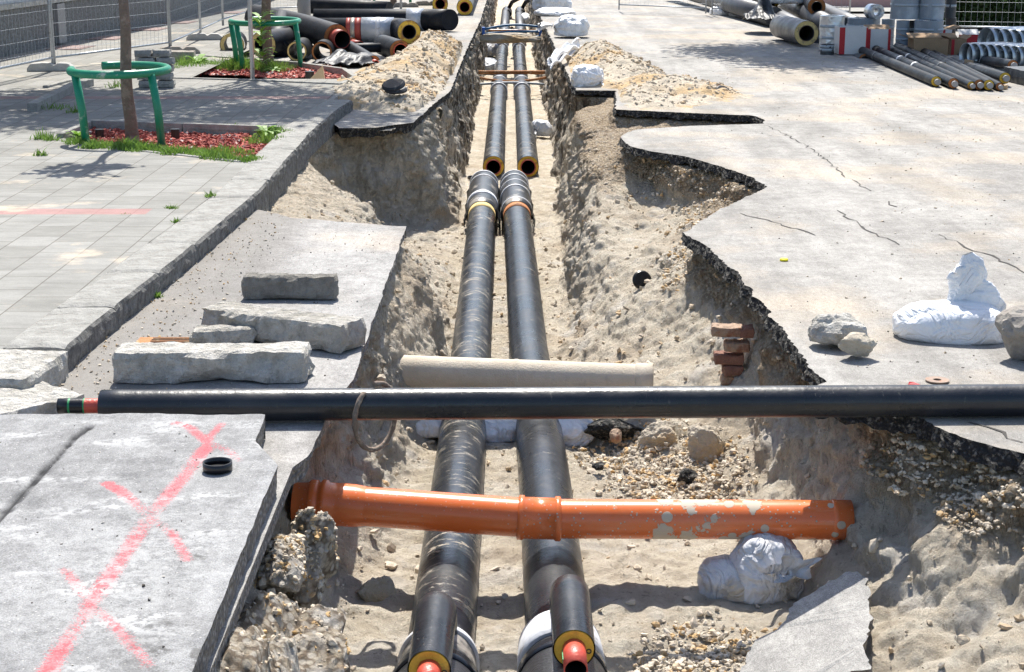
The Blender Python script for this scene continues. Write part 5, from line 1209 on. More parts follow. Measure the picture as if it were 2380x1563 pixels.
# mulch beds
def bed(poly, z, label, kp, seed):
    xs = [p[0] for p in poly]; ys = [p[1] for p in poly]; X, Y = np.meshgrid(np.arange(min(xs), max(xs), .03), np.arange(min(ys), max(ys), .05)); ins = np.zeros(X.shape, bool); n = len(poly)
    for i in range(n):
        (x1, y1), (x2, y2) = poly[i][:2], poly[(i+1) % n][:2]; c_ = ((y1 > Y) != (y2 > Y)) & (X < (x2-x1)*(Y-y1)/(y2-y1+1e-9)+x1); ins ^= c_
    Z = z+.02*fbm(X, Y, X*0, .25, 3, seed)+.012*fbm(X, Y, X*0, .06, 2, seed+3); Q = grid_faces(*X.shape); Q = Q[ins.ravel()[Q].all(1)]; V = np.stack([X,Y,Z], -1).reshape(-1,3)
    used = np.unique(Q); mp = -np.ones(len(V), int); mp[used] = np.arange(len(used)); tag(fast_mesh('mulch_bed', V[used], mp[Q], M['mulch']), label, 'mulch', kind='stuff')
    r = np.random.default_rng(seed); P = []
    while len(P) < kp:
        i = r.integers(0, X.shape[0]); j = r.integers(0, X.shape[1])
        if ins[i, j]: P.append((X[i,j], Y[i,j], Z[i,j]+.006))
    V, Q = rocks_mesh(np.array(P), .008+.022*r.random(kp), seed, 1); tag(fast_mesh('mulch_chips', V, Q, M['mulch'], smooth=False), label+', loose chips', 'mulch', kind='stuff')
tbp = [(v.x, v.y) for v in tb]
bed([(tbp[0][0]+.02, tbp[0][1]+.02), (tbp[1][0]-.02, tbp[1][1]+.02), (tbp[2][0]-.02, tbp[2][1]-.0), (tbp[3][0]+.02, tbp[3][1]-.02)], ZP-.05, 'red bark mulch in the near planting bed', 2400, 4)
b2 = [W(395,176,.02), W(800,190,.02), W(818,172,.02), W(760,157,.02), W(480,138,.02), W(420,132,.02)]; bed([(v.x, v.y) for v in b2], .05, 'red bark mulch in the second planting bed by the pipe pile', 1800, 8)
def edging(pts, z0, z1, label, w=.08, gap=1.0, cat='edging'):
    mb = MB()
    for i in range(len(pts)-1):
        a, b = Vector(pts[i][:2]), Vector(pts[i+1][:2]); L = (b-a).length; n = max(1, round(L/gap)); d = (b-a)/n
        for j in range(n):
            c_ = a+d*(j+.5); mb.box((c_.x, c_.y, (z0+z1)/2+random.uniform(-.003,.003)), (d.length-.012, w, z1-z0), math.atan2(d.y, d.x))
    o = mb.build('bed_edging', M['kerb']); o['kind'] = 'structure'; md = o.modifiers.new('b', 'BEVEL'); md.width = .008; md.segments = 2; return o
edging([W(385,182,.13), W(560,187,.13), W(700,193,.13), W(792,197,.13), W(826,180,.13), W(800,166,.1), W(700,152,.1), W(470,135,.1)], -.02, .15, '')
edging([(tbp[3][0]-.05,tbp[3][1]+.05),(tbp[2][0]+.0,tbp[2][1]+.05)], -.02, ZP+.06, '', .07); edging([(tbp[0][0]-.04,tbp[0][1]),(tbp[3][0]-.04,tbp[3][1]+.05)], -.02, ZP+.05, '', .07)
edging([tuple(W(560,377,ZP))[:2], tuple(W(250,343,ZP))[:2]], -.02, ZP+.012, '', .06)
edging([tuple(W(105,205,ZP))[:2], tuple(W(205,178,ZP))[:2]], -.02, ZP+.03, '', .08); edging([tuple(W(75,260,ZP))[:2], tuple(W(170,210,ZP))[:2], tuple(W(210,200,ZP))[:2]], -.02, ZP+.10, '', .12)
# grass
def grass(label, spots, seed, n, hmin, hmax, mat='grass'):
    r = np.random.default_rng(seed); V = []; Q = []
    for i in range(n):
        s = spots[r.integers(0, len(spots))]; a = r.random()*6.28; q = r.random()**.7; x = s[0]+math.cos(a)*q*s[3]; y = s[1]+math.sin(a)*q*s[4]; z = s[2]; h = r.uniform(hmin, hmax)*(1.1-.6*q)*s[5]; b = r.random()*6.28; w = .005+.004*r.random(); lx, ly = r.normal(0,.45,2)*h
        k = len(V); dx, dy = math.cos(b)*w, math.sin(b)*w; V += [(x-dx,y-dy,z),(x+dx,y+dy,z),(x+dx*.7+lx*.45,y+dy*.7+ly*.45,z+h*.65),(x-dx*.7+lx*.45,y-dy*.7+ly*.45,z+h*.65),(x+lx,y+ly,z+h),(x+lx+.001,y+ly,z+h)]
        Q += [(k,k+1,k+2,k+3),(k+3,k+2,k+5,k+4)]
    return tag(fast_mesh('grass', np.array(V), np.array(Q), M[mat]), label, 'grass', kind='stuff')
def S(px, py, z, rx, ry, h=1.0): p = W(px, py, z); return (p.x, p.y, z-.02, rx, ry, h)
sp = [S(160+i*28+random.uniform(-8,8), 330+i*2.9+random.uniform(-4,4), ZP, .14, .16, random.uniform(.6,1.3)) for i in range(16)]+[S(290,345,ZP,.2,.2,1.6),S(330,350,ZP,.2,.15,1.3),S(215,345,ZP,.15,.1,1),S(615,325,ZP,.25,.25,1.1),S(640,310,ZP,.2,.2,1.2),S(520,352,ZP,.3,.2,1),S(430,352,ZP,.3,.2,1)]
grass('fringe of short green grass along the front of the near mulch bed', sp, 3, 5200, .03, .11)
grass('single green tufts growing from paving joints', [S(95,324,ZP,.12,.08,1.4),S(118,327,ZP,.1,.08,1.2),S(95,362,ZP,.08,.06,1),S(125,253,ZP,.25,.25,1.2),S(175,262,ZP,.1,.15,1.4),S(490,458,ZP,.05,.05,.8),S(397,485,ZP,.05,.04,.6),S(410,518,ZP,.06,.04,.6),S(290,498,ZP,.07,.03,.3),S(365,690,.0,.03,.03,.6),S(270,203,ZP,.15,.2,1.3),S(540,300,ZP,.2,.1,.9)], 5, 900, .03, .12)
grass('taller grass in the second mulch bed around the post', [S(430,165,.04,.5,.5,1.6),S(500,162,.04,.4,.4,1),S(545,160,.04,.45,.5,1.5),S(575,160,.04,.3,.4,1.3),S(640,165,.04,.35,.4,1.2),S(400,172,.04,.2,.2,1)], 6, 3800, .06, .2)
def weed(loc, s, label, seed, n=16, mat='leaf_light', tall=.2):
    r = random.Random(seed); V = []; Q = []
    for i in range(n):
        a = r.random()*6.28; L = s*r.uniform(.5,1); w = L*.22; b = Vector((0,0,tall*r.random()*s)); d = Vector((math.cos(a), math.sin(a), r.uniform(.4,1.4))).normalized(); sd = Vector((-math.sin(a), math.cos(a), 0)); k = len(V)
        for t, ww in ((0,.15),(.35,.9),(.7,1),(1,.05)):
            p = b+d*L*t+Vector((0,0,-L*.5*t*t)); V += [tuple(p-sd*w*ww*.5), tuple(p+sd*w*ww*.5)]
        Q += [(k,k+1,k+3,k+2),(k+2,k+3,k+5,k+4),(k+4,k+5,k+7,k+6)]
    o = fast_mesh('weed', np.array(V), np.array(Q), M[mat]); o.location = loc; return tag(o, label, 'weed')
weed(W(183,327,ZP-.03), .26, 'broad-leaved light green weed at the left corner of the near bed', 3, 18)
weed(W(620,318,ZP-.03), .28, 'leafy weed at the right corner of the near bed by the kerb', 4, 26)
weed(W(460,160,.03), .5, 'lush light green weed at the left end of the second bed', 5, 40)
weed(W(445,150,.03), .4, 'smaller leafy weed behind the lush one in the second bed', 9, 26)
weed(W(610,168,.03)+Vector((0,0,0)), .42, 'tall slender weed beside the second tree trunk', 6, 46, tall=2.2)
weed(W(640,172,.03), .3, 'low leafy weed right of the slender one', 7, 24)
# drainage stubs in the beds
def stub(p, r, h, label):
    mb = MB(); pts = []; rs = []
    for i in range(14): pts.append((0,0,h*i/13)); rs.append(r*(1 if i % 2 else .88))
    mb.tube(pts, rs, 24); o = mb.build('drain_stub', M['cap_black']); o.location = p; tag(o, label, 'drain pipe', 'ribbed drain stubs in the beds')
stub(W(408,328,ZP-.06), .05, .13, 'black ribbed drain stub right of the near tree trunk'); stub(W(720,186,.03), .075, .13, 'black ribbed drain stub in the second bed'); stub(W(232,322,ZP-.06), .05, .1, 'black ribbed drain stub beside the left leg of the near guard')
mb = MB(); mb.add([(0,0,0),(.26,0,0),(.23,0,.24),(0,.05,0),(.26,.05,0),(.23,.05,.24)], [(0,1,2),(5,4,3),(0,3,4,1),(1,4,5,2),(2,5,3,0)], 0, False); o = mb.build('wood_wedge', M['wood_pale']); o.location = W(715,190,.05); tag(o, 'triangular pale plywood offcut standing in the second bed', 'wood')
# paver stacks
G = 'grey concrete pavers stacked behind the near tree'
k = 0
for (px, py, w, h, dpt, lb) in ((342,207,.24,.11,.2,'bottom left'),(372,203,.2,.1,.2,'bottom right'),(338,190,.22,.1,.2,'second layer left'),(366,186,.24,.1,.2,'second layer right')):
    pass
base = W(360,205,ZP); 
lay = [(-.12,0,.0,'bottom left paver'),(.14,.02,.0,'bottom right paver'),(-.13,.02,.105,'second layer left paver'),(.12,0,.105,'second layer right paver'),(-.14,.01,.21,'third layer left paver'),(.13,.02,.21,'third layer right paver'),(-.11,0,.315,'fourth layer left paver'),(.15,.01,.315,'fourth layer right paver'),(-.15,.0,.42,'top left paver'),(.10,.02,.42,'top right paver')]
for (dx, dy, dz, lb) in lay:
    stone_block('paver_block', (base.x+dx, base.y+.1+dy, ZP+dz), (.245,.2,.10), random.uniform(-.06,.06), 'kerb', lb+' of the grey stack behind the near tree', 'paver', G, k+70, .004, res=.05); k += 1
for i, (px, py, rzz) in enumerate(((400,142,.1),(428,143,.05),(345,148,-.05),(372,140,0),)):
    p = W(px, py, ZP); stone_block('kerb_block', (p.x, p.y, ZP), (.38,.3,.17), rzz, 'rock_dark' if i < 2 else 'kerb', ['dark kerb block left of the second bed', 'dark kerb block touching the weeds of the second bed', 'grey kerb block left in the row behind the near tree', 'grey kerb block right in the row behind the near tree'][i], 'kerb block', 'kerb blocks behind the near tree', 90+i, .006, res=.06)
# =============== LEFT PILE ===============
GP = 'pre-insulated pipe pieces piled left of the trench'
def piece(name, pts, R, label, r=None, ends=('f','f'), mat='pe_heap', prot=(.02,.02), foam='foam', steel='steel_red', bend=.5, group=GP, cat='pipe', n=32, deep=.8, extras=None):
    P = [Vector(p) for p in pts]; o = Vector((P[0].x, P[0].y, 0)); e = empty(name, o, 0, label, cat, group)
    if len(P) == 3: Q_ = [P[0]]+arcpts(P[0], P[1], P[2], 8, bend)+[P[2]]
    else: Q_ = [P[0].lerp(P[1], t) for t in (0,.33,.66,1)]
    Q_ = [q-o for q in Q_]
    capd = [c == 'c' for c in ends]
    mb = MB(); mb.tube(Q_, R, n, tuple(capd)); mb.build('casing', M[mat], e)
    r = r or R*.62
    for i, en in enumerate(ends):
        if en == 'f':
            p, d = (Q_[0], Q_[0]-Q_[1]) if i == 0 else (Q_[-1], Q_[-1]-Q_[-2]); pipe_end(e, p, d, R, r, prot[i], foam, steel, deep, .004, n=n)
    return e
# see-through sleeves standing with open ends to the camera
def open_ring(px, py, y, R, L, foam, label, dirx=.0, wall=.075):
    p = WD(px, py, y); d = Vector((dirx, -1, 0)).normalized(); o = Vector((p.x, p.y, 0)); e = empty('pipe_sleeve', o, 0, label, 'pipe sleeve', GP)
    q = p-o; q.z = max(q.z, R)
    mb = MB(); mb.tube([q, q-d*L], R, 40, (False, False)); mb.tube([q-d*.0, q-d*L], R-wall, 40, (False, False), flip=True); mb.build('casing', M['pe_heap'], e)
    mb = MB(); mb.ring(q+d*.004, d, R-wall, R-.012, .03, 40); mb.build('insulation', M[foam], e)
open_ring(540, 105, 29.8, .225, .7, 'foam_pale', 'big open pipe sleeve with pale yellow rim, farthest left of the pile', .1)
open_ring(612, 110, 29.6, .245, 1.3, 'foam_pale', 'big open pipe sleeve behind the second tree trunk with pale rim', -.3)
open_ring(690, 122, 28.9, .18, .9, 'foam_pale', 'medium open pipe sleeve with yellowish rim under the dark elbow', 0, .04)
open_ring(748, 124, 28.7, .185, .9, 'foam_burnt', 'medium open pipe sleeve with orange-brown rim under the dark elbow', 0, .04)
# dark elbow lying on top
piece('pipe_elbow', [WD(595,40,32.5), WD(700,62,30.8), WD(782,88,29.4)], .24, 'large dark pipe piece on top of the pile with dull red steel end marked green', .16, ('c','f'), 'pe_heap', (0,.26), 'foam_burnt', 'steel_red', .5)
piece('pipe_elbow', [WD(655,52,31.2), WD(640,118,29.9)], .235, 'dark branch of casing dropping steeply in front of the big sleeve', .15, ('c','c'))
p = WD(805,93,29.05); mb = MB(); mb.box((0,0,0),(.13,.012,.07)); 
# run with silver tape and elbow
def run(name, y, px0, px1, py, R, label, seg, end, endf):
    A = WD(px0, py, y); B_ = WD(px1, py, y); A.z = B_.z = R; o = Vector((A.x, A.y, 0)); e = empty(name, o, 0, label, 'pipe', GP); Q_ = [A-o]+arcpts(A, B_, end, 8, .32)
    Q_ = [Q_[0]]+[q-o for q in Q_[1:]]+[Vector(end)-o]; mb = MB(); mb.tube(Q_, R, 40, (True, not endf)); mb.build('casing', M['pe_heap'], e)
    for (a, b, m, nm, ex) in seg:
        q0 = WD(a, py, y)-o; q1 = WD(b, py, y)-o; q0.z = q1.z = R; mb = MB(); mb.tube([q0, q1], R+ex, 40, (True, True)); mb.build(nm, M[m], e)
    if endf: pipe_end(e, Vector(end)-o, Vector(end)-o-Q_[-2], R, R*.62, .0, 'foam', 'steel_dark', 1.0, .004, n=40)
    return e
run('pipe_run', 34.0, 725, 935, 62, .235, 'long pipe assembly with red steel joint, silver wrap and an elbow showing its yellow end', [(806,816,'steel_red','steel_pipe',.003),(816,826,'weld','weld_seam',.004),(826,840,'steel_red','steel_pipe',.003),(841,916,'wrap_silver','silver_wrap',.012),(874,885,'white_tape','tape_band',.017)], WD(951,75,33.2)-Vector((0,0,0)), True)
run('pipe_run', 37.6, 730, 1000, 42, .235, 'rear pipe assembly with white wrap and blunt black elbow', [(945,985,'wrap_silver','silver_wrap',.012)], WD(1046,47,37.0), False)
piece('insulated_pipe', [WD(1105,-60,60), WD(1080,17,43.6)], .215, 'open black pipe with bright yellow ring at the right end of the far row', .135, ('c','f'), 'pe_far')
piece('insulated_pipe', [WD(1020,-60,60), WD(1023,10,44.6)], .21, 'open black pipe with yellow ring just left of the far right one', .135, ('c','f'), 'pe_far')
piece('insulated_pipe', [WD(700,12,41), WD(905,24,40)], .2, 'dark pipe lying crosswise at the back of the pile', .13, ('f','c'))
piece('insulated_pipe', [WD(808,5,47), WD(806,18,40.6)], .22, 'dark pipe end with a yellow arc peeping over the rear of the pile', .13, ('c','f'))
piece('insulated_pipe', [WD(846,5,47), WD(845,20,40.4)], .2, 'dark pipe end with an orange-brown arc peeping over the rear of the pile', .13, ('c','f'), foam='foam_burnt')
# tee with red end
a = WD(890,102,30.3); b = WD(930,122,28.9); a.z = b.z = .19; e = piece('pipe_tee', [a, b], .185, 'black tee piece with red-lined open end in front of the pile', .125, ('c','f'), 'pe_heap', (0,.05), 'foam_burnt', 'steel_bright_red')
o = Vector((a.x, a.y, 0)); mb = MB(); c = (a*.55+b*.45)-o; mb.tube([c, c+Vector((-.62,.12,-.02)), c+Vector((-.85,.15,-.02))], [.085,.085,.08], 20); mb.build('branch', M['pe_heap'], e)
piece('insulated_pipe', [WD(795,100,30.0), WD(868,145,28.0)], .115, 'thin black pipe slanting down with a bright red tip', .06, ('c','f'), 'pe_heap', (0,.17), 'foam_burnt', 'steel_bright_red')
piece('insulated_pipe', [WD(775,118,30.6), WD(850,118,30.2)], .11, 'thin black pipe lying level behind the slanting one', .06, ('c','c'))
piece('insulated_pipe', [WD(770,92,31.2), WD(818,102,30.6)], .12, 'short black stub with red steel end beneath the big red end', .08, ('c','f'), 'pe_heap', (0,.3), 'foam_burnt', 'steel_red')
def film(loc, rx, ry, h, label, seed, rz=0):
    n = 44; X, Y = np.meshgrid(np.linspace(-1,1,n), np.linspace(-1,1,n)); R2 = X**2+Y**2; Z = h*np.exp(-R2*1.6)*(1+.5*fbm(X+seed, Y, X*0, .5, 3, seed))+.03*np.abs(fbm(X*1.0, Y*.5, X*0, .3, 3, seed+2))*2
    k = (R2 < .9+.2*fbm(X, Y, X*0, .5, 2, seed)).ravel(); Q = grid_faces(n, n); Q = Q[k[Q].all(1)]; V = np.stack([X*rx, Y*ry, np.maximum(Z, .006)], -1).reshape(-1,3); u = np.unique(Q); mp = -np.ones(len(V), int); mp[u] = np.arange(len(u))
    ob = fast_mesh('plastic_film', V[u], mp[Q], M['black_film']); ob.location = loc; ob.rotation_euler = (0,0,rz); ob.modifiers.new('s','SOLIDIFY').thickness = .01; return tag(ob, label, 'film')
film(W(815,152,0), .62, .8, .16, 'crumpled glossy black plastic film in front of the pile', 3, -.4)
piece('gutter_trim', [WD(870,109,28.4), WD(905,108,28.4)], .03, 'small dark rod on the ground right of the pile', None, ('c','c'), group=None, cat='rod') if False else None
bar('rod', [W(925,110,.03), W(978,110,.03)], .035, 'dark_rubber', 'small dark rod on the ground before the yellow-ended elbow', 'rod')
boulder('wood_offcut', W(1000,62,.05), (.16,.1,.05), 'wood', 'yellowish wood offcut on the ground right of the silver-wrapped run', 'wood', 81, None, .1, 2)
stone_block('timber', (W(760,8,0).x-.2, 50, 0), (1.6,.8,.35), 0, 'wood_pale', 'pale timber stack behind the lamp post at the top edge', 'timber', None, 82, .01, res=.1)
for i, px in enumerate((735, 940, 985)):
    foot((W(px, 20, 0).x, 47+i, 0), .1*i, ['dark fence foot above the far pile, left','fence foot above the far pile near the far guard','fence foot above the far pile, right of the far guard'][i], 'rock_dark')
# paint mark on the red end
# =============== RIGHT STORE ===============
GS = 'thin insulated pipes stacked on the right'
ends = [(2190,201,24.35,1988,131,31.0,.078,'lowest outermost pipe of the right stack, nearest the road'),(2230,205,24.05,2022,130,31.2,.078,'second pipe of the right stack counted from the road'),(2272,206,23.9,2062,131,31.3,.062,'third pipe of the right stack, with white tape near its end'),(2290,207,23.85,2085,129,31.4,.078,'fourth pipe of the right stack, blue-grey capped'),
 (2312,207,23.8,2120,130,31.4,.078,'fifth pipe of the right stack, just left of the small one'),(2338,207,23.75,2145,131,31.2,.060,'small sixth pipe at the right foot of the stack'),(2350,190,24.4,2140,124,32.0,.085,'upper pipe of the right stack lying on a wood block'),(2368,160,26.6,2185,124,32.3,.085,'topmost pipe of the right stack with a cardboard tag')]
for i, (ax, ay, yy, bx_, by_, yb_, R, lb) in enumerate(ends):
    a = WD(ax-14, ay-8, yy); b = WD(bx_, by_, yb_); 
    if i < 6: a.z = b.z = R+.005
    e = piece('thin_insulated_pipe', [b, a], R, lb, R*.5, ('c','f'), 'pe_heap', (0,.11), 'foam_burnt' if i % 2 else 'foam', 'steel_dark', group=GS, n=20, deep=.05)
    d = (a-b).normalized(); o = Vector((b.x, b.y, 0)); mb = MB(); mb.tube([a-o+d*.06, a-o+d*.12], R*.56, 18); mb.build('end_plug', M['pole_grey'], e)
    for t in (.42,.6) if i in (1,3,6) else (.3,):
        mb = MB(); q = b.lerp(a, t)-o; mb.tube([q, q+d*.12], R+.003, 20, (True, True)); mb.build('label_band', M['white_tape'], e) if i in (1,2,7) else mb.build('label_band', M['pe_far'], e)
a = WD(1990,138,30.4); b = WD(2010,140,29.6); piece('insulated_pipe', [a, b], .11, 'short grey-wrapped pipe stub at the far left foot of the right stack', .08, ('f','f'), 'pe_far', (0,0), 'foam_burnt', 'steel_dark', group=None)
for (px, py, y, rz_, lb) in ((2252,151,27.2,.4,'cardboard tag on the topmost stacked pipe'),(2222,172,25.9,.8,'cardboard tag lying between the stacked pipes'),(2190,158,27.0,-.5,'brown cardboard scrap between the upper stacked pipes')):
    p = WD(px, py, y); mb = MB(); mb.box((0,0,0), (.15,.02,.17), 0); ob = mb.build('cardboard_tag', M['cardboard']); ob.location = p; ob.rotation_euler = (-.5,.4*rz_,rz_*.3); tag(ob, lb, 'cardboard')
stone_block('wood_block', (W(2342,213,0).x, 24.0, 0), (.16,.12,.07), 0, 'wood', 'small wood block on the ground under the right stack ends', 'wood', None, 83, .004)
# large grey pipes running away
GB = 'large grey pipes lying beyond the store'
piece('large_pipe', [WD(1700,-18,49), WD(1900,95,33.5)], .23, 'frontmost long grey-brown pipe of the big row, behind the short open one', .15, ('c','c'), 'pe_far', group=GB)
piece('large_pipe', [WD(1560,-30,52), WD(1800,40,38.5)], .23, 'long dark pipe running off to the top left of the right store', .15, ('c','c'), 'pe_far', group=GB)
piece('large_pipe', [WD(1820,0,44), WD(1945,70,35.0)], .22, 'grey pipe behind the short open one', .15, ('c','c'), 'pe_far', group=GB)
piece('large_pipe', [WD(1880,15,41), WD(2010,72,34.8)], .22, 'rearmost grey pipe dipping behind the foil roll', .15, ('c','c'), 'pe_far', group=GB)
a = WD(1815,62,34.5); b = WD(1875,72,32.3); a.z = b.z = .27; piece('large_pipe', [a, b], .24, 'short open pipe in bubbly grey film with ragged pale rim, front of the big row', .155, ('c','f'), 'pe_far', (0,.0), 'foam_pale', 'steel_dark', group=GB)
a = WD(1875,-6,42); b = WD(1898,16,37.5); piece('large_pipe', [a, b], .2, 'dark pipe piece on top of the big row with orange foam end and black plug', .12, ('c','f'), 'pe_heap', (0,.1), 'foam_burnt', 'cap_black', group=GB)
a = WD(1765,-4,43); b = WD(1790,8,40); piece('large_pipe', [a, b], .2, 'dark pipe end with orange foam left of the big white sack', .12, ('c','f'), 'pe_heap', (0,.0), 'foam', 'steel_dark', group=GB)
film(WD(1775,45,36.5)+Vector((0,0,-.1)), .5, .8, .45, 'black and white film draped over a pipe end beside the sacks', 8)
def roll(px0, px1, pyt, pyb, y, mat, label, name='foil_roll', group=None, hollow=True, cat='roll', base=None, grp='grey wrapped rolls standing in the right store'):
    xl = WD(px0, pyb, y); xr = WD(px1, pyb, y); R = (xr.x-xl.x)/2; zb = max(0, xl.z if base is None else base); zt = WD(px0, pyt, y).z; e = empty(name, ((xl.x+xr.x)/2, y+R, zb), 0, label, cat, grp)
    h = zt-zb; mb = MB(); K = 12; n = 40; r_ = random.Random(int(px0)); ph = r_.random()*6
    V = []
    for k in range(K):
        z = h*k/(K-1)
        for j in range(n):
            a_ = 6.2832*j/n; rr_2 = R*(1+.02*math.sin(a_*3+ph+k*.5)+.012*math.sin(a_*7-k)); V.append((rr_2*math.cos(a_), rr_2*math.sin(a_), z))
    mb.add(V, [(k*n+j, k*n+(j+1) % n, (k+1)*n+(j+1) % n, (k+1)*n+j) for k in range(K-1) for j in range(n)], 0, True); mb.ring((0,0,h), (0,0,1), R*.55, R*.985, .02, n); mb.build('wrap', M[mat], e)
    mb = MB(); mb.tube([(0,0,h*.3),(0,0,h-.001)], R*.55, 24, (True, False), flip=True); mb.build('core', M['bore'], e)
    for zz in (.33,.66):
        mb = MB(); mb.tube([(0,0,h*zz),(0,0,h*zz+.05)], R*1.022, 40, (True, True)); mb.build('tape_band', M['wrap_band'], e)
    return e
roll(1908,1965,38,119,31.2,'foil','crumpled silver foil roll standing at the left end of the store'); roll(1909,1941,104,128,30.4,'wrap_dark','small dark bucket-like ring before the silver foil roll','bucket')
roll(1958,1985,42,80,33.4,'wrap_dark','black roll just right of the silver foil roll',base=0); roll(1975,2050,44,90,32.9,'wrap','wide grey roll behind the red and white box',base=0); roll(2050,2080,46,100,32.6,'wrap','narrow grey roll between box and tall rolls',base=0)
roll(2083,2113,49,130,31.4,'wrap','first narrow tall grey roll of the lower row'); roll(2112,2134,49,130,31.6,'wrap_dark','very narrow dark roll between two grey ones, lower row'); roll(2130,2196,49,132,31.0,'wrap','widest grey roll of the lower row with pale bands')
z1 = WD(2100,48,31.4).z+.01
roll(2076,2143,-45,48,31.5,'wrap','left wide grey roll of the upper row',base=z1); roll(2142,2200,-45,48,31.4,'wrap','right wide grey roll of the upper row',base=z1); roll(2199,2224,-35,38,31.9,'wrap_dark','black roll at the right end of the upper row',base=z1); roll(2199,2224,42,75,32.2,'wrap_dark','dark stump roll under the black upper roll',base=0)
p = WD(2032,30,33.0); mb = MB(); mb.ring((0,0,0), (.25,-1,.0), .085, .145, .32, 32); ob = mb.build('foil_ring', M['foil']); ob.location = WD(2040,28,32.9); tag(ob, 'shiny silver ring lying on top of the grey rolls', 'ring')
def carton(px0, px1, pyt, pyb, y, depth, label, mat='card_white', stripes=(), flaps='cardboard', rz=0, inner='cardboard', flapa=(.5,.7,.3,.6)):
    a = WD(px0, pyb, y); b = WD(px1, pyb, y); w = b.x-a.x; z = 0.0; h = WD(px0, pyt, y).z-max(0, a.z); h = max(h, .2); e = empty('carton', (a.x+w/2, y+depth/2, max(0, a.z)), rz, label, 'box', 'opened cartons in the right store')
    t = .008; mb = MB()
    for (c_, d_) in (((0,-depth/2,h/2),(w,t,h)),((0,depth/2,h/2),(w,t,h)),((-w/2+t/2,0,h/2),(t,depth-t*1.2,h-.002)),((w/2-t/2,0,h/2),(t,depth-t*1.2,h-.002)),((0,0,t/2+.001),(w-2.5*t,depth-2.5*t,t))): mb.box(c_, d_)
    mb.build('box_body', M[mat], e)
    for (x0, x1) in stripes:
        mb = MB(); mb.box((-w/2+w*(x0+x1)/2,-depth/2-t/2-.002,h/2),(w*(x1-x0),.003,h-.004)); mb.build('red_panel', M['card_red'], e)
    for (i, fa) in enumerate(flapa):
        if fa is None: continue
        L = depth*.45 if i < 2 else w*.4
        if i == 0: R_ = Matrix.Rotation(math.pi-fa*1.5, 3, 'X'); c_ = Vector((0,-depth/2,h))+R_@Vector((0,L/2,0)); d_ = (w-.01,L,.006)
        elif i == 1: R_ = Matrix.Rotation(fa*1.2, 3, 'X'); c_ = Vector((0,depth/2,h))+R_@Vector((0,L/2,0)); d_ = (w-.01,L,.006)
        elif i == 2: R_ = Matrix.Rotation(fa, 3, 'Y'); c_ = Vector((-w/2,0,h))+R_@Vector((-L/2,0,0)); d_ = (L,depth-.01,.006)
        else: R_ = Matrix.Rotation(-fa, 3, 'Y'); c_ = Vector((w/2,0,h))+R_@Vector((L/2,0,0)); d_ = (L,depth-.01,.006)
        mb = MB(); mb.box(c_, d_, R=R_); mb.build('flap', M[flaps], e)
    return e
carton(1949,2014,64,127,30.3,.5,'white carton with red corner strips, leftmost beside the foil roll','card_white',((0,.2),(.95,1)),'card_white',0,'cardboard',(None,None,None,None))
carton(2008,2068,68,124,30.6,.5,'red-sided carton with brown open flap, second from the left','card_white',((0,.22),(.9,1)),'cardboard',0,'cardboard',(1.9,None,None,None))
carton(2122,2202,92,131,29.9,.45,'low brown open carton with wide flap in front of the wide grey roll','cardboard',(),'cardboard',0,'cardboard',(None,.3,.35,None))
carton(2145,2208,70,112,31.6,.5,'red and white carton with raised brown flaps behind the low brown one','card_white',((.3,.75),),'cardboard',.1,'cardboard',(None,.5,.5,.3))
carton(2206,2242,92,133,30.4,.45,'brown-faced red carton right of the low open one','cardboard',((0,.2),),'cardboard',.1,'cardboard',(None,.3,.5,.6))
carton(2241,2290,85,125,31.5,.45,'plain red carton between the brown one and the shells','card_red',(),'card_white',0,'cardboard',(None,.4,None,.5))
# galvanised shells
GG = 'galvanised sheet shells stacked at the right edge'
def shell(px, py, y, R, L, label, ang=1.12):
    p = WD(px, py, y); e_ = Vector((math.sin(ang)*1.0, math.cos(ang), 0)); a = Vector((math.cos(ang), -math.sin(ang), 0)); V = []; n = 30
    for k in range(7):
        c_ = e_*(L*k/6)
        for j in range(n+1):
            t = -.65+(math.pi+1.3)*j/n; rr_3 = R*(1+.012*math.sin(k*2+j*.4)); q = c_+a*math.cos(t)*rr_3+Vector((0,0,R*.8+math.sin(t)*R*1.12)); V.append(tuple(q))
    mb = MB(); mb.add(V, [(k*(n+1)+j, k*(n+1)+j+1, (k+1)*(n+1)+j+1, (k+1)*(n+1)+j) for k in range(6) for j in range(n)], 0, True); o = mb.build('metal_shell', M['foil2']); o.location = (p.x, p.y, max(p.z, 0)); md = o.modifiers.new('s','SOLIDIFY'); md.thickness = .006; return tag(o, label, 'metal shell', GG)
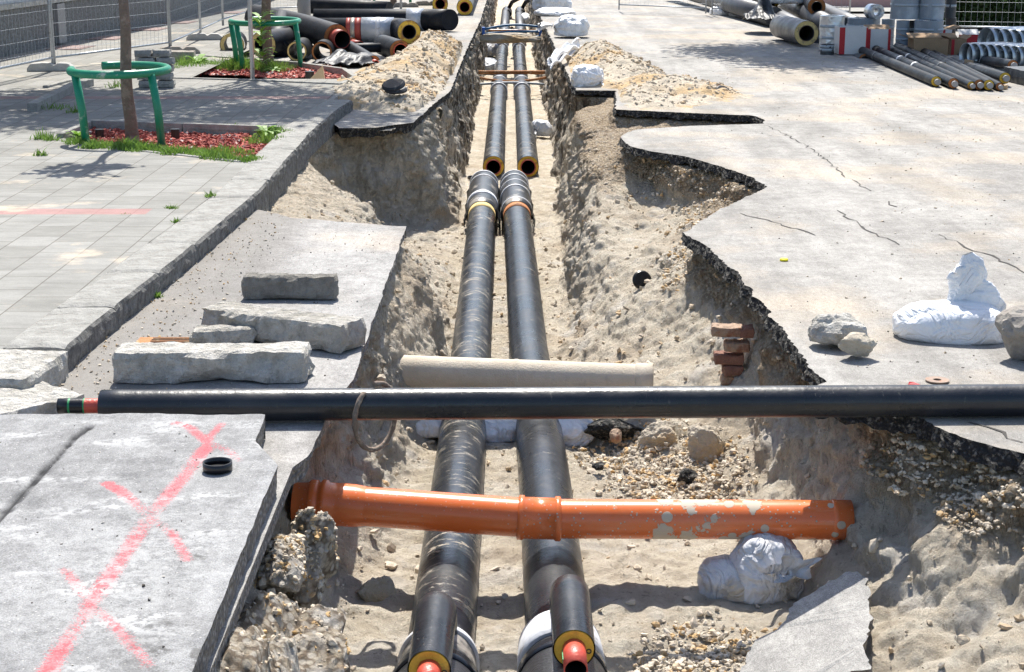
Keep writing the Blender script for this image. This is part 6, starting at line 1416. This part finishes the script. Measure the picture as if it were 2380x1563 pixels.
for i in range(8):
    shell(2243+i*18.5, 150+i*1.6-3, 28.8-.12*i, .17, .85, ['leftmost shiny shell of the lower row','second shell of the lower row','third shell of the lower row','fourth shell of the lower row','fifth shell of the lower row','sixth shell of the lower row','seventh shell of the lower row','eighth shell of the lower row, at the picture edge'][i])
for i in range(6):
    shell(2290+i*21, 122+i*2, 29.6-.12*i, .225, .85, ['largest leftmost shell of the upper row','second shell of the upper row','third shell of the upper row','fourth shell of the upper row','fifth shell of the upper row at the edge','sixth shell of the upper row at the very edge'][i])
stone_block('dark_crate', (W(2370,195,0).x+.25, 24.6, 0), (.6,1.6,.22), .1, 'wrap_dark', 'dark plastic-wrapped bundle at the right edge behind the stack ends', 'bundle', None, 84, .01, res=.08)
# ================= LIGHT, CAMERA =================
w = bpy.data.worlds.new('World'); SC.world = w; w.use_nodes = True; nt = w.node_tree; bg = nt.nodes['Background']; sky = nt.nodes.new('ShaderNodeTexSky'); sky.sky_type = 'NISHITA'; sky.sun_disc = False
Ld = Vector((.02,-.66,-1)).normalized(); el = math.asin(-Ld.z); az = math.atan2(-Ld.x, -Ld.y)
sky.sun_elevation = el; sky.sun_rotation = az; sky.air_density = 1.0; sky.dust_density = 1.5; nt.links.new(sky.outputs[0], bg.inputs[0]); bg.inputs[1].default_value = .125
sd = bpy.data.lights.new('sun', 'SUN'); sd.energy = 4.9; sd.angle = math.radians(.53); sd.color = (1,.955,.885); so = bpy.data.objects.new('sun', sd); COL.objects.link(so); so.rotation_euler = Ld.to_track_quat('-Z','Y').to_euler(); so.location = (0,10,20)
cd = bpy.data.cameras.new('camera'); co_ = bpy.data.objects.new('camera', cd); COL.objects.link(co_); SC.camera = co_; cd.sensor_width = 36; cd.lens = 36*F/2380; cd.clip_end = 500; cd.clip_start = .1
co_.location = (0,0,H); co_.rotation_euler = (math.pi/2-TH, 0, 0); cd.shift_x = 0
vs = SC.view_settings; vs.view_transform = 'Standard'; vs.look = 'None'; vs.exposure = .70; vs.gamma = 1; vs.use_curve_mapping = False
SC.cycles.max_bounces = 6; SC.cycles.use_denoising = True
